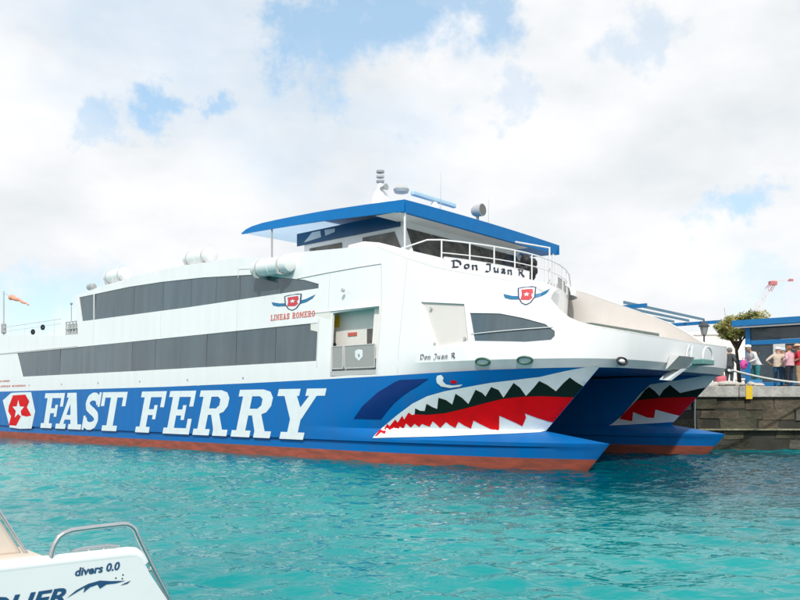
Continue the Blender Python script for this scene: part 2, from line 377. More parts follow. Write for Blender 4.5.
FMOUTH = [(1.785, 2.72), (0.75, 2.884), (-0.344, 3.134), (0.204, 2.787), (0.591, 2.262), (1.008, 1.774), (1.395, 1.247), (2.473, 1.158), (3.595, 1.087), (3.042, 1.518), (2.459, 2.119), (2.224, 2.364)]
FGUM = [(2.422, 2.089), (2.254, 2.237), (2.012, 2.509), (1.837, 2.624), (1.68, 2.459), (1.573, 2.264), (1.374, 2.506), (1.119, 2.696), (0.965, 2.504), (0.871, 2.388), (0.591, 2.598), (0.316, 2.788), (0.226, 2.693), (0.546, 2.291), (0.675, 2.233), (1.57, 2.196), (2.102, 2.138)]
FTONGUE = [(2.422, 2.089), (2.102, 2.138), (1.57, 2.196), (0.675, 2.233), (0.594, 2.253), (1.215, 1.527), (1.343, 1.496), (1.819, 1.743), (1.939, 1.404), (2.158, 1.423), (2.632, 1.641), (2.741, 1.267), (3.186, 1.364), (3.042, 1.518)]
BOWWIN = [(3.237, 4.77), (2.149, 4.684), (1.369, 4.51), (0.656, 4.305), (0.372, 4.09), (0.372, 3.941), (0.485, 3.825), (1.247, 3.784), (2.93, 3.881)]
BAR = [(3.081, 4.102), (0.428, 4.208)]
RECESS = [(5.181, 5.267), (4.32, 3.759), (3.158, 3.892), (3.485, 5.072)]
LET = [(31.64, 29.34), (29.91, 27.15), (27.15, 25.52), (25.52, 23.24), (22.0, 19.91), (19.71, 17.66), (17.44, 15.08), (14.8, 12.37), (12.44, 9.85)]

# ------------------------------------------------------------------ materials
white = mat('white_paint', (.81, .82, .825), .34, vscale=1.1, col2=(.775, .785, .785), bump=.05, bscale=.5, coat=.15, stretch=(1.6, 1.6, .28), frames=1.1)
white2 = mat('white_gelcoat', (.80, .81, .81), .25, var=.03, vscale=2, coat=.3)
beige = mat('beige_paint', (.80, .765, .73), .55, var=.08, vscale=1.5)
cream = mat('cream_paint', (.80, .78, .73), .5, var=.05)
blue = mat('hull_blue', (.0, .148, .46), .32, spec=.18, vscale=1.0, col2=(.012, .135, .40), bump=.07, bscale=.9, stretch=(1.2, 1.2, .35), frames=1.1)
blue2 = mat('canopy_blue', (.0, .17, .48), .4, spec=.25, var=.08, vscale=2)
navy = mat('navy_paint', (.001, .028, .16), .4, spec=.2, var=.1)
tunnel = mat('tunnel_blue', (.0, .19, .50), .4, spec=.25, var=.15)
red_af = mat('antifouling_red', (.40, .085, .05), .6, vscale=2.6, col2=(.19, .055, .035), stretch=(.5, .5, 2.4))
letw = mat('lettering_white', (.78, .84, .86), .38, var=.09, vscale=2.5, bump=.05, bscale=1)
red = mat('signal_red', (.72, .003, .006), .45, spec=.15, var=.18, vscale=2, bump=.05, bscale=1)
gum = mat('dark_green_black', (.006, .020, .015), .5, spec=.15)
logo_r = mat('logo_red', (.60, .05, .07), .4); logo_b = mat('logo_blue', (.015, .16, .33), .4); logo_d = mat('logo_navy', (.03, .05, .12), .4)
coral = mat('coral_red', (.60, .12, .09), .5)
black = mat('black_rubber', (.012, .012, .013), .6)
ink = mat('ink_black', (.02, .03, .05), .5)
steel = mat('stainless_steel', (.62, .63, .64), .22, metal=1., var=.1, vscale=12)
railw = mat('rail_white', (.75, .76, .76), .35)
grey = mat('grey_paint', (.36, .37, .37), .5, var=.1)
lgrey = mat('light_grey', (.5, .51, .5), .5, var=.1)
glass = mat('tinted_glass', (.080, .115, .135), .025, spec=.9, var=.32, vscale=1.3, bump=.03, bscale=1.5, stretch=(1, 1, .12))
glass_b = mat('tinted_glass_dark', (.072, .105, .125), .025, spec=.9, var=.35, vscale=1.1, bump=.04, bscale=1.2, stretch=(1, 1, .12))
glass_c = mat('tinted_glass_pale', (.088, .125, .147), .025, spec=.9, var=.3, vscale=1.5, bump=.03, bscale=1.8, stretch=(1, 1, .12))
glass_d = mat('dark_glass', (.13, .12, .105), .05, spec=.6, vscale=1.6, col2=(.018, .022, .022))  # mottled tone stands in for reflections and the interior behind the glass
glass_l = mat('pale_glass', (.5, .6, .66), .1)
yellow = mat('yellow_paint', (.75, .50, .02), .5, var=.12, vscale=6)
orange = mat('orange_cloth', (.88, .46, .32), .7, trans=.3)
fabric = mat('pale_blue_fabric', (.55, .70, .84), .8, var=.05, trans=.45)
seam_m = mat('seam_grey', (.58, .60, .61), .6)
green_m = mat('fairlead_green', (.06, .14, .10), .5)
rope_m = mat('rope_white', (.72, .70, .66), .8, var=.2, vscale=20)

# ------------------------------------------------------------------ water and land
def build_water():
    def axis(lo, hi, st, far):
        c = list(np.arange(lo, hi, st)); g = st; x = hi; up = []
        while x < far: g *= 1.25; x += g; up.append(x)
        g = st; x = lo; dn = []
        while x > -far: g *= 1.25; x -= g; dn.append(x)
        return np.array(dn[::-1]+c+up)
    X = axis(-33, 27, .095, 3500); Y = axis(2.2, 37, .095, 3500)
    xx, yy = np.meshgrid(X, Y); rng = np.random.default_rng(5)
    z = np.zeros_like(xx); wx = xx*1.0; wy = yy*1.0
    z0 = .5+.5*np.sin(xx*.21+1.3*np.sin(yy*.17+.5))*np.sin(yy*.26+np.sin(xx*.13))
    for i in range(64):
        lam = .30*(7.0**rng.random()**1.3); th = math.radians(rng.normal(82, 30)); k = 2*math.pi/lam
        amp = .0058*lam**.75*(.6+.8*rng.random())
        ph = (wx*math.cos(th)+wy*math.sin(th))*k+rng.random()*6.28+.5*np.sin(wx*.35*rng.random()+wy*.3*rng.random()+i)
        z += amp*(np.sin(ph)+.22*np.sin(2*ph+.6))*(.55+.65*z0)
    fade = np.clip((30-np.maximum(np.abs(xx+3)-3, 0))/4, 0, 1)*np.clip((40-yy)/3, 0, 1)*np.clip((yy+.5)/3, 0, 1)
    z *= fade
    n, m = xx.shape; V = np.stack([xx, yy, z], -1).reshape(-1, 3)
    idx = np.arange(n*m).reshape(n, m); F = np.stack([idx[:-1,:-1], idx[:-1,1:], idx[1:,1:], idx[1:,:-1]], -1).reshape(-1, 4)
    me = bpy.data.meshes.new('water'); me.vertices.add(len(V)); me.vertices.foreach_set('co', V.ravel())
    me.loops.add(F.size); me.loops.foreach_set('vertex_index', F.ravel().astype(np.int32))
    me.polygons.add(len(F)); me.polygons.foreach_set('loop_start', np.arange(0, F.size, 4, dtype=np.int32)); me.polygons.foreach_set('loop_total', np.full(len(F), 4, np.int32))
    me.polygons.foreach_set('use_smooth', np.ones(len(F), bool)); me.update(calc_edges=True)
    mt = bpy.data.materials.new('sea_water'); mt.use_nodes = True; N = mt.node_tree.nodes; K = mt.node_tree.links; p = N['Principled BSDF']
    p.inputs['Roughness'].default_value = .04; p.inputs['Specular IOR Level'].default_value = .45; p.inputs['IOR'].default_value = 1.333
    tc = N.new('ShaderNodeTexCoord')
    n1 = N.new('ShaderNodeTexNoise'); n1.inputs['Scale'].default_value = .11; n1.inputs['Detail'].default_value = 5; K.new(tc.outputs['Object'], n1.inputs['Vector'])
    r = N.new('ShaderNodeValToRGB'); K.new(n1.outputs['Fac'], r.inputs[0])
    r.color_ramp.elements[0].position = .35; r.color_ramp.elements[0].color = (.0, .185, .200, 1)
    r.color_ramp.elements[1].position = .62; r.color_ramp.elements[1].color = (.0, .265, .265, 1)
    # dark hull reflection and blocked skylight painted into the water colour off the bow
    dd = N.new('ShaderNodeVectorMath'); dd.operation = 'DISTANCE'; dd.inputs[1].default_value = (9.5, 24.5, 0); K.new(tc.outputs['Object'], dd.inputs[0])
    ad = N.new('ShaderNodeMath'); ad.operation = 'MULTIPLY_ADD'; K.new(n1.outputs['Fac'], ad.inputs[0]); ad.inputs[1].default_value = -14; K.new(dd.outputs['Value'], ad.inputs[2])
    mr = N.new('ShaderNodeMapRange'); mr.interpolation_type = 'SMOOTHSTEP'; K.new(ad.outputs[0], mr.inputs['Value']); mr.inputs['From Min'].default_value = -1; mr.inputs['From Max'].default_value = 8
    dt = N.new('ShaderNodeVectorMath'); dt.operation = 'DOT_PRODUCT'; K.new(tc.outputs['Object'], dt.inputs[0]); dt.inputs[1].default_value = (.65839, .75268, 0)   # and the same painted darkening in a band along the hull
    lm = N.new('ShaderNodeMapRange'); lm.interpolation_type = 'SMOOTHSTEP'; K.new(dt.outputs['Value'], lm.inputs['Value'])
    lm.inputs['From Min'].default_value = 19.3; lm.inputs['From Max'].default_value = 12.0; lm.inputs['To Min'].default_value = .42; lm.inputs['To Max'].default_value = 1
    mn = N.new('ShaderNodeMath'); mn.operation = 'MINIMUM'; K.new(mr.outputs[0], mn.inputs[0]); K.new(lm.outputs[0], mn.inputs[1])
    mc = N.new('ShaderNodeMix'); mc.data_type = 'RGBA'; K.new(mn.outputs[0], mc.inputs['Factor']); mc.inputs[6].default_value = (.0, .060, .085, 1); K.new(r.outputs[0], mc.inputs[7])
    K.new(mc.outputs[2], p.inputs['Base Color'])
    mp = N.new('ShaderNodeMapping'); mp.inputs['Scale'].default_value = (1, 2.1, 1); K.new(tc.outputs['Object'], mp.inputs['Vector'])
    n2 = N.new('ShaderNodeTexNoise'); n2.inputs['Scale'].default_value = 3.0; n2.inputs['Detail'].default_value = 2.0; n2.inputs['Roughness'].default_value = .55; K.new(mp.outputs[0], n2.inputs['Vector'])
    b = N.new('ShaderNodeBump'); b.inputs['Strength'].default_value = .55; b.inputs['Distance'].default_value = .07
    K.new(n2.outputs['Fac'], b.inputs['Height']); K.new(b.outputs[0], p.inputs['Normal'])
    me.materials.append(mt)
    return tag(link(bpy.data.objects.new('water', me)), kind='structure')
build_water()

A2 = Vector((-.75268, .65839, 0)); B2 = Vector((.65839, .75268, 0)); O2 = Vector((4.35921, 21.85763, 0))
def W(s, t, z): return O2+A2*s+B2*t+Vector((0, 0, z))          # ship axes to world, for things lined up with the berth
QZ = 2.72; QX, QY = 11.6, 33.6
conc = mat('quay_concrete', (.42, .41, .38), .85, var=.3, vscale=1.5, bump=.4, bscale=9)
corner2 = Vector((QX, QY, 0))+A2*60
MB().add([(QX+.1, QY+.1, QZ-.03), (400, QY+.1, QZ-.03), (1500, 300, QZ-.03), (1500, 2500, QZ-.03), (-300, 2500, QZ-.03), (corner2.x-200, corner2.y+300, QZ-.03), (corner2.x+.1, corner2.y+.1, QZ-.03)], [(0,1,2,3,4,5,6)]).build('quayside_pavement', conc)['kind'] = 'structure'

def build_quay():
    q = empty('quay_wall', (QX, QY, 0), label='dark weathered stone quay wall with pale concrete cap beside the ferry bow', cat='quay wall')
    core = mat('quay_joint', (.05, .05, .04), .95, vscale=.75, col2=(.02, .02, .015))
    a = A2*60
    MB().hexa([(.25, .17), (60, .17), (60, 3), (3, 3+.5), (a.x+2, a.y+2), (a.x+.2, a.y+.3)], -2, 2.3).build('core', core, q)
    capm = mat('cap_concrete', (.46, .45, .42), .8, var=.35, vscale=2.2, bump=.35, bscale=10, col2=(.26, .25, .23))
    x = 0.
    random.seed(3)
    while x < 24:                                             # cap cast in lengths
        w = random.uniform(2.6, 3.6)
        MB().box(x+.012, x+w-.012, -.02+random.uniform(-.012, .012), 1.2, 2.25, QZ+random.uniform(-.012, .012)).build('cap_block', capm, q, bevel=.03); x += w
    MB().hexa([(24.2, 0), (60, 0), (60, 1.2), (24.2, 1.2)], 2.25, QZ).build('cap_block', capm, q)
    MB().hexa([(-.02, .0), (-.02, 1.2), (a.x+1.2, a.y+1.2), (a.x, a.y)], 2.25, QZ-.006).build('cap_block', capm, q)
    mats = [mat('quay_stone_%s' % n, c, .8, var=.5, vscale=.75, bump=.8, bscale=6, col2=c2) for n, c, c2 in (('grey', (.125, .118, .098), (.038, .036, .03)), ('brown', (.125, .10, .066), (.036, .029, .019)), ('olive', (.082, .077, .046), (.026, .026, .014)), ('pale', (.165, .158, .135), (.05, .048, .04)))]
    low = mat('quay_weed', (.032, .033, .015), .7, var=.5, vscale=4, bump=.8, bscale=7, col2=(.010, .012, .007))
    zrow = [-.5, .0, .44, .86, 1.30, 1.72, 2.245]
    for r_ in range(len(zrow)-1):
        x = -random.uniform(0, .4)
        while x < 13.6:
            w = random.uniform(.7, 1.7); x0 = max(x, 0); h0 = zrow[r_]+random.uniform(-.07, .05); h1 = zrow[r_+1]+random.uniform(-.05, .07)*(r_ < 5)
            d = random.uniform(.02, .13)
            j = lambda: random.uniform(-.05, .05)
            pts = [(x0+.006+j(), h0+abs(j())*.5), (x+w*.5, h0), (x+w-.006+j(), h0+abs(j())*.5), (x+w-.006+j(), h1-abs(j())*.5), (x+w*.5, h1+j()*.4), (x0+.006+j(), h1-abs(j())*.5)]
            c = ((x0+x+w)/2, (h0+h1)/2)
            vs = [(px, .3, pz) for px, pz in pts]+[(c[0]+(px-c[0])*.97, .05+d+random.uniform(0, .03), c[1]+(pz-c[1])*.95) for px, pz in pts]
            m_ = low if zrow[r_] < .5 and random.random() < .8 else random.choice(mats[:3] if r_ < 5 else mats)
            MB().add(vs, [(6,7,8,9,10,11)]+[(i, (i+1) % 6, (i+1) % 6+6, i+6) for i in range(6)]).build('stone', m_, q)
            x += w
    MB().box(0, 60, -.09, .2, .83, .90).build('tide_ledge', mat('ledge', (.30, .28, .2), .8, var=.5, vscale=6, col2=(.13, .12, .08)), q, bevel=.015)
    MB().box(3.12, 3.39, -.046, .1, 2.17, QZ+.02).build('painted_mark', yellow, q)
build_quay()

# ------------------------------------------------------------------ ferry
L = lambda s, t, z: (-s, t, z)
ferry = empty('catamaran_ferry', O2, math.atan2(-.65839, .75268), label='white and blue catamaran ferry with painted shark mouths on both bows, moored at the quay', cat='ferry')
SHIFT = 9.6

def build_hull(t0):
    zs = [-1.2, -.6, -.2, 0, .2, .35, .54, .66, .705, .76, .82, .88, .94, 1.0, 1.06, 1.10, 1.14]; up = [.05, .12, .25, .4, .55, .7, .85, .95, 1.]
    ds = [0, .03, .08, .15, .25, .4, .6, .85, 1.15, 1.5, 1.9, 2.4, 3, 3.7, 4.5, 5.5, 6.5, 7.5, 8.6, 10, 14, 20, 28, 40.4]
    red_rows = 5
    b = MB()
    for side in (-1, 1):
        rows = []
        for zz, upper in [(z, 0) for z in zs]+[(1.14+k*(3.05-1.14), 1) for k in up]:
            row = []
            for d in ds:
                s = min(stem(zz)+d, 40)
                zq = 1.14+(zz-1.14)/(3.05-1.14)*(blue_top(s)-1.14) if upper else zz
                row.append((s, t0+TC+side*half_breadth(s, zq), zq))
            rows.append(row)
        n = len(ds)
        o = len(b.v); b.v += [p for r_ in rows for p in r_]
        for i in range(len(rows)-1):
            for j in range(n-1):
                b.f.append((o+i*n+j, o+i*n+j+1, o+(i+1)*n+j+1, o+(i+1)*n+j)); b.m.append(1 if i < red_rows else 0)
    return b.build('hull', [blue, red_af], ferry, L, smooth=28, merge=True)
hull_a = build_hull(0.); hull_b = build_hull(SHIFT)
tag(hull_a, 'blue hull with red waterline, white lettering and a toothed shark mouth'); tag(hull_b, 'second blue hull with a shark mouth on its inner face')
def to_stem(pl, tol): return [(stem(z)+.003, z) if s-stem(z) < tol else (s, z) for s, z in pl]   # paint runs right up to the stem
MOUTH, GUM, TONGUE = [to_stem(p, .22) for p in (MOUTH, GUM, TONGUE)]; FMOUTH, FGUM, FTONGUE = [to_stem(p, .62) for p in (FMOUTH, FGUM, FTONGUE)]
def hullmap(off, t0=0.):
    return lambda s, z: L(max(s, stem(z)+.003)-off*.5, t0+TC-half_breadth(max(s, stem(z)+.003), z)-off, z)
decal('shark_mouth', [MOUTH], [], hullmap(.022), letw, hull_a, grid=.14, subdiv=.12, smooth=40)
decal('shark_gum', [GUM], [], hullmap(.030), gum, hull_a, grid=.14, subdiv=.12, smooth=40)
decal('shark_tongue', [TONGUE], [], hullmap(.032), red, hull_a, grid=.14, subdiv=.12, smooth=40)
decal('shark_eye', [EYE], [], hullmap(.010), letw, hull_a, grid=.14, subdiv=.1, smooth=40)
decal('eye_pupil', [ring_poly(PUPIL[0][0], PUPIL[0][1], .11, .055, 12)], [], hullmap(.012), red, hull_a)
decal('gill_stripe', [GILL], [], hullmap(.010), navy, hull_a, grid=.2, subdiv=.15, smooth=40)
decal('shark_mouth', [FMOUTH], [], hullmap(.022, SHIFT), letw, hull_b, grid=.14, subdiv=.12, smooth=40)
decal('shark_gum', [FGUM], [], hullmap(.030, SHIFT), gum, hull_b, grid=.14, subdiv=.12, smooth=40)
decal('shark_tongue', [FTONGUE], [], hullmap(.032, SHIFT), red, hull_b, grid=.14, subdiv=.12, smooth=40)
flat = lambda off: (lambda s, z: L(s, -off, z))
for ch, (l_, r_) in zip('FASTFERRY', LET):
    P, Nn = glyph_at(ch, -l_, .66, l_-r_, 1.86, .33)
    fx = lambda pl: [(-x, y) for x, y in pl]
    decal('letter', [fx(p) for p in P], [fx(p) for p in Nn], flat(.010), letw, hull_a)
# hull shield: white field, red letter, white star
SH = [(36.45,2.15),(35.3,2.58),(34.1,2.60),(32.75,2.60),(32.25,1.55),(32.7,.60),(34.1,.55),(35.5,.60)]
decal('shield_field', [SH], [], flat(.010), letw, hull_a)
RX = lambda pl: [(36.0-x*3.1, .72+y*1.75) for x, y in pl]
decal('shield_letter', [RX(p) for p in [[(.12,.62),(.30,.98),(.82,1.0),(.98,.78),(.88,.6),(1.06,.34),(.86,.3),(.66,.34),(.44,.0),(.12,.0),(.22,.3),(.10,.45)]]], [], flat(.016), red, hull_a)
decal('shield_star', [[(34.35-x*.78, 1.62+y*.55) for x, y in STAR]], [], flat(.022), letw, hull_a)

# --- topsides: side walls and bow bulwark with window and door openings
TOP = [(40,6.0),(36.4,5.95),(30,5.55),(27.62,5.5),(28.05,7.5),(25.2,7.75),(21.5,7.9),(18.4,7.95),(14.5,7.8),(12.6,7.55),(11.2,7.6),(8.5,7.45),(7.2,7.35),(6,6.85),(4.7,6.38),(3.2,6.0),(2,5.74),(1.2,5.55),(.8,5.38),(.55,5.14),(.3,4.80),(.05,4.54),(-.25,4.38),(-.6,4.28),(-1.0,4.21),(-1.8,4.13),(-3,4.08),(QMIN,4.05)]
def top_z(q): return interp(q, [p[0] for p in TOP[::-1]], [p[1] for p in TOP[::-1]])
qs = [QMIN+(4.6-QMIN)*i/34 for i in range(34)]+[4.6, 5.8, 9, 13, 17, 23, 30, 37, 40]
WALL = [(q, blue_top(plan(q)[0])) for q in qs]+TOP
LOWB = [(34.7,4.83),(33.85,3.47),(22,3.47),(9.8,3.51),(9.8,4.89),(22,4.85)]
UPB = [(27.65,7.38),(27.23,6.13),(18,6.09),(9.85,6.14),(9.85,6.30),(10.6,6.52),(13.57,7.03),(16.9,7.27),(20,7.40),(22.8,7.45)]
DOOR = [(9.07,2.93),(6.86,2.98),(6.86,5.23),(9.07,5.18)]
TOPP_ = TOP[:12]+[(7.2,7.35),(6,6.95),(4.7,6.42),(3.2,5.82),(2,5.32),(1,4.80),(.4,4.45),(0,4.27),(-.5,4.18),(-1.8,4.12),(-3,4.08),(QMIN,4.05)]
def top_port(q): return interp(q, [p[0] for p in TOPP_[::-1]], [p[1] for p in TOPP_[::-1]])
tmap = lambda off: (lambda q, z: L(*topside(q, z, off)))
def port(p): return (p[0], BEAM-p[1], p[2])
def mirror_add(b, vs, fs): b.add(vs, fs); b.add([(x, BEAM-y, z) for x, y, z in vs], [f[::-1] for f in fs])
def reveal(b, poly, depth, sub=.3):
    pl = []
    for i, p in enumerate(poly):
        q = poly[(i+1) % len(poly)]; k = max(1, int(math.dist(p, q)/sub)); pl += [(p[0]+(q[0]-p[0])*j/k, p[1]+(q[1]-p[1])*j/k) for j in range(k)]
    n = len(pl); vs = [tmap(0)(*p) for p in pl]+[tmap(-depth)(*p) for p in pl]
    mirror_add(b, vs, [(i, (i+1) % n, (i+1) % n+n, i+n) for i in range(n)])
b = MB()
holes = [LOWB, UPB, DOOR, BOWWIN, RECESS]
v, f = fill([WALL], holes, .42, subdiv=.35); b.add([tmap(0)(*p) for p in v], f)
v, f = fill([WALL[:len(qs)]+TOPP_], holes, .42, subdiv=.35); b.add([port(tmap(0)(*p)) for p in v], f)
for h, d in ((LOWB,.05), (UPB,.05), (DOOR,.10), (BOWWIN,.04), (RECESS,.07)): reveal(b, h, d)
sides = b.build('topsides', white, ferry, smooth=16)
# bulwark lining (painted beige inside) and cap rail
qq = [QMIN+(7.2-QMIN)*i/50 for i in range(51)]
for mir in (0, 1):
    f_ = (lambda p: (p[0], BEAM-p[1], p[2])) if mir else (lambda p: p)
    b = MB(); c = MB()
    tz = top_port if mir else top_z
    b.grid([[f_(L(*topside(q, 3.5+(tz(q)-.03-3.5)*k/6, -.10))) for k in range(7)] for q in qq])
    c.grid([[f_(L(*topside(q, tz(q)+dz, o_))) for o_, dz in ((.004,-.03), (.004,.008), (-.104,.008), (-.104,-.03))] for q in qq])
    b.build('bulwark_lining', beige, ferry, smooth=30); c.build('cap_rail', mat('cap_cream', (.76, .74, .71), .5), ferry, smooth=30)
MB().add([L(*topside(q, 3.45, -.05)) for q in qq]+[(x, BEAM-y, z) for x, y, z in [L(*topside(q, 3.45, -.05)) for q in qq[::-1]]], [tuple(range(2*len(qq)))]).build('foredeck', beige, ferry)
low = [L(*topside(q, 3.055, -.01)) for q in qs]
MB().add([(x, y, 3.045) for x, y, z in low]+[(x, BEAM-y, 3.045) for x, y, z in low[::-1]], [tuple(range(2*len(low)))]).build('wet_deck', tunnel, ferry)

# windows: each pane its own piece
def clip(poly, lo, hi):
    def half(pl, c, sg):
        out = []
        for i, p in enumerate(pl):
            q = pl[(i+1) % len(pl)]; dp = sg*(p[0]-c); dq = sg*(q[0]-c)
            if dp >= 0: out.append(p)
            if dp*dq < 0: k = dp/(dp-dq); out.append((p[0]+(q[0]-p[0])*k, p[1]+(q[1]-p[1])*k))
        return out
    r_ = half(poly, lo, 1); return half(r_, hi, -1) if r_ else []
def band(name, poly, seams):
    v, f = fill([poly], [], .6, subdiv=.6); vs = [tmap(-.048)(*p) for p in v]
    bk = MB().add(vs, f).build(name, black, ferry); bk2 = MB().add([port(p) for p in vs], f).build(name, black, ferry)
    for hi, lo in zip(seams, seams[1:]):
        pl = clip(poly, lo+.007, hi-.007)
        if len(pl) < 3: continue
        v, f = fill([pl], [], 0, subdiv=.5); tilt = random.uniform(-.008, .008)
        vs = [tmap(-.028+tilt*(p[1]-pl[0][1]))(*p) for p in v]; m = MB(); m.add(vs, f); m.build('pane', random.choice((glass, glass, glass_b, glass_c)), bk)
    for hi, lo in zip(seams[::3], seams[3::3]):               # the other side, seen only from the quay
        pl = clip(poly, lo+.012, hi-.012); v, f = fill([pl], [], 0, subdiv=.5)
        m = MB(); m.add([(x, BEAM-y, z) for x, y, z in [tmap(-.028)(*p) for p in v]], f); m.build('pane', glass, bk2)
    return bk
band('lower_window_band', LOWB, [34.8,32.1,29.5,27.1,24.7,22.36,20.4,18.44,16.5,14.52,12.1,9.7])
upb = band('upper_window_band', UPB, [27.7,26.0,24.2,22.36,19.93,17.77,15.99,14.4,12.1,9.7])
MB().beam(L(26.05,.13,6.15), L(26.05,.13,7.42), .05, .05).build('post', railw, upb)
v, f = fill([BOWWIN], [], .3, subdiv=.25); vs = [tmap(-.03)(*p) for p in v]; bwin = MB().add(vs, f).build('bow_window', glass, ferry); MB().add([port(p) for p in vs], f).build('bow_window', glass, ferry)
MB().tube([tmap(.015)(BAR[0][0]+(BAR[1][0]-BAR[0][0])*k/8, BAR[0][1]+(BAR[1][1]-BAR[0][1])*k/8) for k in range(9)], .014, 6).build('window_bar', railw, bwin)
v, f = fill([RECESS], [], .3, subdiv=.25); vs = [L(*topside(q, z, -.07)) for q, z in v]
for f_ in (lambda p: p, port): MB().add([f_(p) for p in vs], f).build('side_recess', mat('recess_shade', (.66, .63, .60), .5, var=.04), ferry, smooth=30)  # shade inside the recess is put into its beige colour
# thin panel seams and trim on the side
for name, pts in (('trim', [(11.0,6.60),(9.4,6.66),(6.95,6.72)]), ('trim', [(6.95,6.72),(6.80,5.2),(6.80,2.96)]), ('panel_seam', [(9.3,6.64),(9.3,5.2)]), ('panel_seam', [(14.5,7.0),(14.5,7.35)]), ('panel_seam', [(14.5,6.1),(14.5,4.9)]), ('trim', [(9.75,5.05),(9.75,3.3)]), ('panel_seam', [(12.9,7.2),(14.5,7.35)]), ('panel_seam', [(20,6.05),(20,4.95)]), ('panel_seam', [(26,6.05),(26,4.95)]), ('panel_seam', [(5.9,6.75),(5.9,3.0)])):
    path = []
    for (q0, z0), (q1, z1) in zip(pts, pts[1:]): path += [tmap(.006)(q0+(q1-q0)*k/6, z0+(z1-z0)*k/6) for k in range(6)]
    path.append(tmap(.006)(*pts[-1])); MB().tube(path, .022 if name == 'trim' else .011, 5).build(name, seam_m, sides)
# fairleads
def fairlead(q, z, w, h, inner):
    p0 = ring_poly(q, z, w/2, h/2, 20); p1 = ring_poly(q, z, w*.36, h*.33, 20)
    b = MB(); b.tube([tmap(.01)(*p) for p in ring_poly(q, z, w*.42, h*.40, 20)], .035, 6, closed=True); o = b.build('fairlead', green_m if inner else black, ferry, smooth=40)
    decal('fairlead_plate', [p1], [], tmap(.018), white2, o)
fairlead(2.60, 3.24, .55, .24, 1); fairlead(1.25, 3.25, .52, .24, 1)
for t_ in (2.3, BEAM-2.3):
    q = interp(t_, [0, 2.3], [0, -1.75]) if t_ < 5 else 0
    b = MB(); c0 = Vector(L(-.80, t_, 3.22)); n_ = 16
    b.tube([c0+Vector((.02-.1*math.sin(2*math.pi*i/n_)*.6, .30*math.cos(2*math.pi*i/n_)+.08*math.sin(2*math.pi*i/n_), .10*math.sin(2*math.pi*i/n_))) for i in range(n_)], .04, 6, closed=True)
    o = b.build('fairlead', black, ferry, smooth=40)
    MB().ball(c0+Vector((.0, .02, 0)), (.06, .2, .07)).build('fairlead_plate', letw, o, smooth=60)

# --- entrance: recessed lobby with gates
ent = MB()
s0, s1, t1, z0, z1 = 6.80, 10.2, .62, 2.95, 5.25
for q4 in ([(s0,.09,z0),(s1,.09,z0),(s1,t1,z0),(s0,t1,z0)], [(s0,.09,z1),(s1,.09,z1),(s1,t1,z1),(s0,t1,z1)], [(s0,t1,z0),(s1,t1,z0),(s1,t1,z1),(s0,t1,z1)], [(s0,.09,z0),(s0,t1,z0),(s0,t1,z1),(s0,.09,z1)], [(9.15,.11,z0),(s1,.11,z0),(s1,.11,z1),(9.15,.11,z1)]):
    ent.add(q4, [(0,1,2,3)])
ent = ent.build('entrance_lobby', cream, ferry, L)
MB().box(9.20, 9.58, .59, .615, 4.74, 5.14).build('notice', yellow, ent, L)
MB().box(8.34, 8.78, .59, .615, 4.38, 4.50).build('exit_sign', coral, ent, L)
MB().box(7.40, 7.84, .59, .615, 4.05, 4.58).build('inner_window', glass_d, ent, L)
MB().tube([L(9.5, .5, 4.6), L(9.5, .45, 4.35), L(9.45, .45, 4.12)], .035, 6).build('valve_pipe', grey, ent)
MB().ball(L(9.3, .45, 4.10), .07).build('valve_wheel', black, ent)
meshm = mat('gate_mesh', (.38, .39, .38), .6, var=.25, vscale=60)
for a_, b_ in ((9.02, 8.50), (8.40, 6.98)):
    g = MB()
    for p, q in (((a_,3.2),(b_,3.2)), ((a_,3.98),(b_,3.98)), ((a_,3.2),(a_,3.98)), ((b_,3.2),(b_,3.98))): g.tube([(p[0],.06,p[1]), (q[0],.06,q[1])], .022, 6)
    go = g.build('gate', lgrey, ent, L)
    MB().box(b_+.02, a_-.02, .055, .065, 3.22, 3.96).build('gate_panel', meshm, go, L)
    if a_ < 8.45:
        decal('gate_shield', [[(7.88,3.80),(7.70,3.84),(7.52,3.80),(7.52,3.58),(7.70,3.44),(7.88,3.58)]], [ring_poly(7.7,3.62,.05,.07,8)], lambda s, z: L(s, .045, z), letw, go)
MB().box(6.87, 9.06, .0, .09, 2.95, 3.12).build('sill', lgrey, ent, L)
MB().lathe([(.05,-.06),(.07,-.05),(.07,.02),(.03,.04)], L(8.43,.02,5.92), 10, axis='y').build('side_lamp', lgrey, ferry)

for q, z in ((4.75,5.02), (4.42,3.86), (3.30,3.98)): MB().lathe([(.05,-.02),(.045,.03),(.02,.035)], tmap(0)(q, z), 10, axis='y').build('fitting', lgrey, sides)
for q in (33, 29.2, 25.4, 21.6, 17.8, 14.0): MB().lathe([(.05,-.01),(.05,.02),(.03,.025)], tmap(0)(q, 2.98), 10, axis='y').build('scupper', grey, sides)
